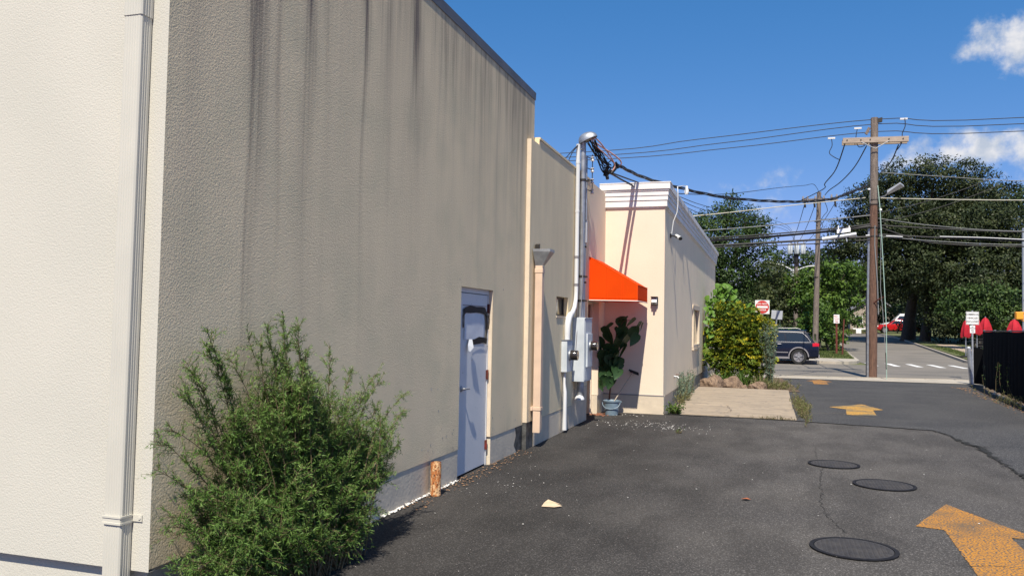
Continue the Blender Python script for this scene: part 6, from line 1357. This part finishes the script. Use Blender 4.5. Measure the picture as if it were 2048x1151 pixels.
def weed(label, cx, cy, rx, ry, n, h0, h1, m, seed, tb=.5, L=.05, Wd=.007, nm='tall_weeds', lean=.12, dens=110):
    t = thing(nm, (cx,cy,0), label, 'weeds'); rg = np.random.default_rng(seed); st = MB(); PP=[];AA=[];NN=[];TT=[]
    for i in range(n):
        b = np.array([cx+rg.normal(0,.5)*rx, cy+rg.normal(0,.5)*ry, 0]); h = rg.uniform(h0,h1); tip = b+np.array([rg.normal(0,lean)*h, rg.normal(0,lean)*h, h])
        st.tube([tuple(b), tuple((b+tip)/2+rg.normal(0,.02,3)), tuple(tip)], [.005,.004,.002], 4, caps=False)
        k = int(h*dens); u = rg.uniform(.08,1,k)[:,None]; p = b+(tip-b)*u+rg.normal(0,.012,(k,3))
        PP.append(p); AA.append(unit(rg.normal(size=(k,3))*.8+np.array([0,0,.5]))); NN.append(unit(rg.normal(size=(k,3))+np.array([0,-.3,.6]))); TT.append(np.clip(rg.normal(tb,.18,k),0,1))
    stuff(st.build('stems', m_stem, t, fix=False)); P=np.concatenate(PP); nn=len(P)
    o=leaves('foliage',P,np.concatenate(AA),np.concatenate(NN),L*rg.uniform(.5,1.3,nn),Wd*rg.uniform(.7,1.3,nn),np.concatenate(TT),m,t); o['kind']='stuff'; return t
weed('tall blue green feathery weeds at the right edge of the golden shrub', -.01,23.9,.07,.3, 34, .8,1.95, m_lblue, 14, L=.08, Wd=.008, lean=.07, dens=75)
weed('blue green weeds growing against the far building plinth by the pad', -1.83,18.9,.05,1.3, 38, .25,.66, m_lblue, 15, L=.07, Wd=.007, tb=.6)
weed('low yellowish weeds at the foot of the blue green ones on the pad edge', -1.78,17.9,.06,1.0, 30, .1,.3, m_lgrass, 16, L=.05, Wd=.006, tb=.75, lean=.5)
weed('small green weed sprouting at the far building corner', -1.72,15.62,.10,.06, 26, .08,.22, m_lbright, 17, L=.05, Wd=.012, lean=.6)
weed('dry yellow green grass strip along the right edge of the pad', .60,17.3,.10,2.0, 130, .06,.24, m_lgrass, 18, L=.05, Wd=.006, tb=.75, lean=.4)
weed('yellow green weeds spilling from the planting bed onto the driveway', .22,23.6,.45,.9, 90, .06,.24, m_lgrass, 19, L=.06, Wd=.007, tb=.7, lean=.4)
weed('tiny grass tufts at the front edge of the pad', .05,15.58,.35,.02, 40, .02,.07, m_lgrass, 20, L=.03, Wd=.003, tb=.7, lean=.5)
weed('pale grass tuft growing from a crack near the white flakes', -1.35,12.9,.05,.05, 10, .03,.08, m_lbright, 21, L=.04, Wd=.003, lean=.5)
weed('dry grass tufts along the foot of the black fence', 5.3,20.6,.3,2.5, 70, .06,.28, m_lgrass, 22, L=.05, Wd=.006, tb=.8, lean=.4)
weed('thin pale weed climbing at the fence corner post', 5.93,26.6,.10,.3, 5, .4,.9, m_lblue, 23, L=.06, Wd=.006, tb=.4, dens=35)
weed('thin dark weeds standing against the middle of the black fence', 5.40,22.0,.06,1.6, 6, .5,1.1, m_lbush, 24, L=.06, Wd=.006, tb=.2, dens=35)
# grass on the verges
def grass(name, x0, x1, y0, y1, n, h, seed, tb=.5, wd=.018, inside=None):
    rg = np.random.default_rng(seed); x = rg.uniform(x0,x1,n); y = rg.uniform(y0,y1,n)
    if inside is not None: k = inside(x,y); x=x[k]; y=y[k]
    n = len(x); z = .026*np.maximum(0,np.minimum(y,125)-47)+.115; P = np.stack([x,y,z],1); a = unit(np.stack([rg.normal(0,.5,n),rg.normal(0,.5,n),np.ones(n)],1))
    patch = .16*np.sin(x*1.7+y*.4)*np.sin(y*1.3)
    o = leaves(name, P, a, unit(rg.normal(size=(n,3))), h*rg.uniform(.5,1.3,n), wd, np.clip(rg.normal(tb,.15,n)+patch,0,1), m_lgrass, None, mid=.4, droop=.2); return stuff(o)
grass('verge_grass', -3.0, 4.5, 46.7, 60, 26000, .13, 50, tb=.42, inside=lambda x,y: x < 4.22+.012*(y-47))
grass('verge_grass', 10.2, 20, 45.5, 62, 22000, .13, 51, tb=.40, inside=lambda x,y: (x > 10.35+.035*(y-48)*1.0+np.maximum(0,48-y)*.5) & ((x < 11.1+(y-48)*.035) | (x > 12.5+(y-48)*.035)))
grass('verge_grass', 4.0, 9.6, 92, 104, 9000, .2, 52, tb=.8, wd=.03)

n_ = sum(len(o.data.polygons) for o in bpy.data.objects if o.type == 'MESH'); print('objects', len(bpy.data.objects), 'faces', n_)
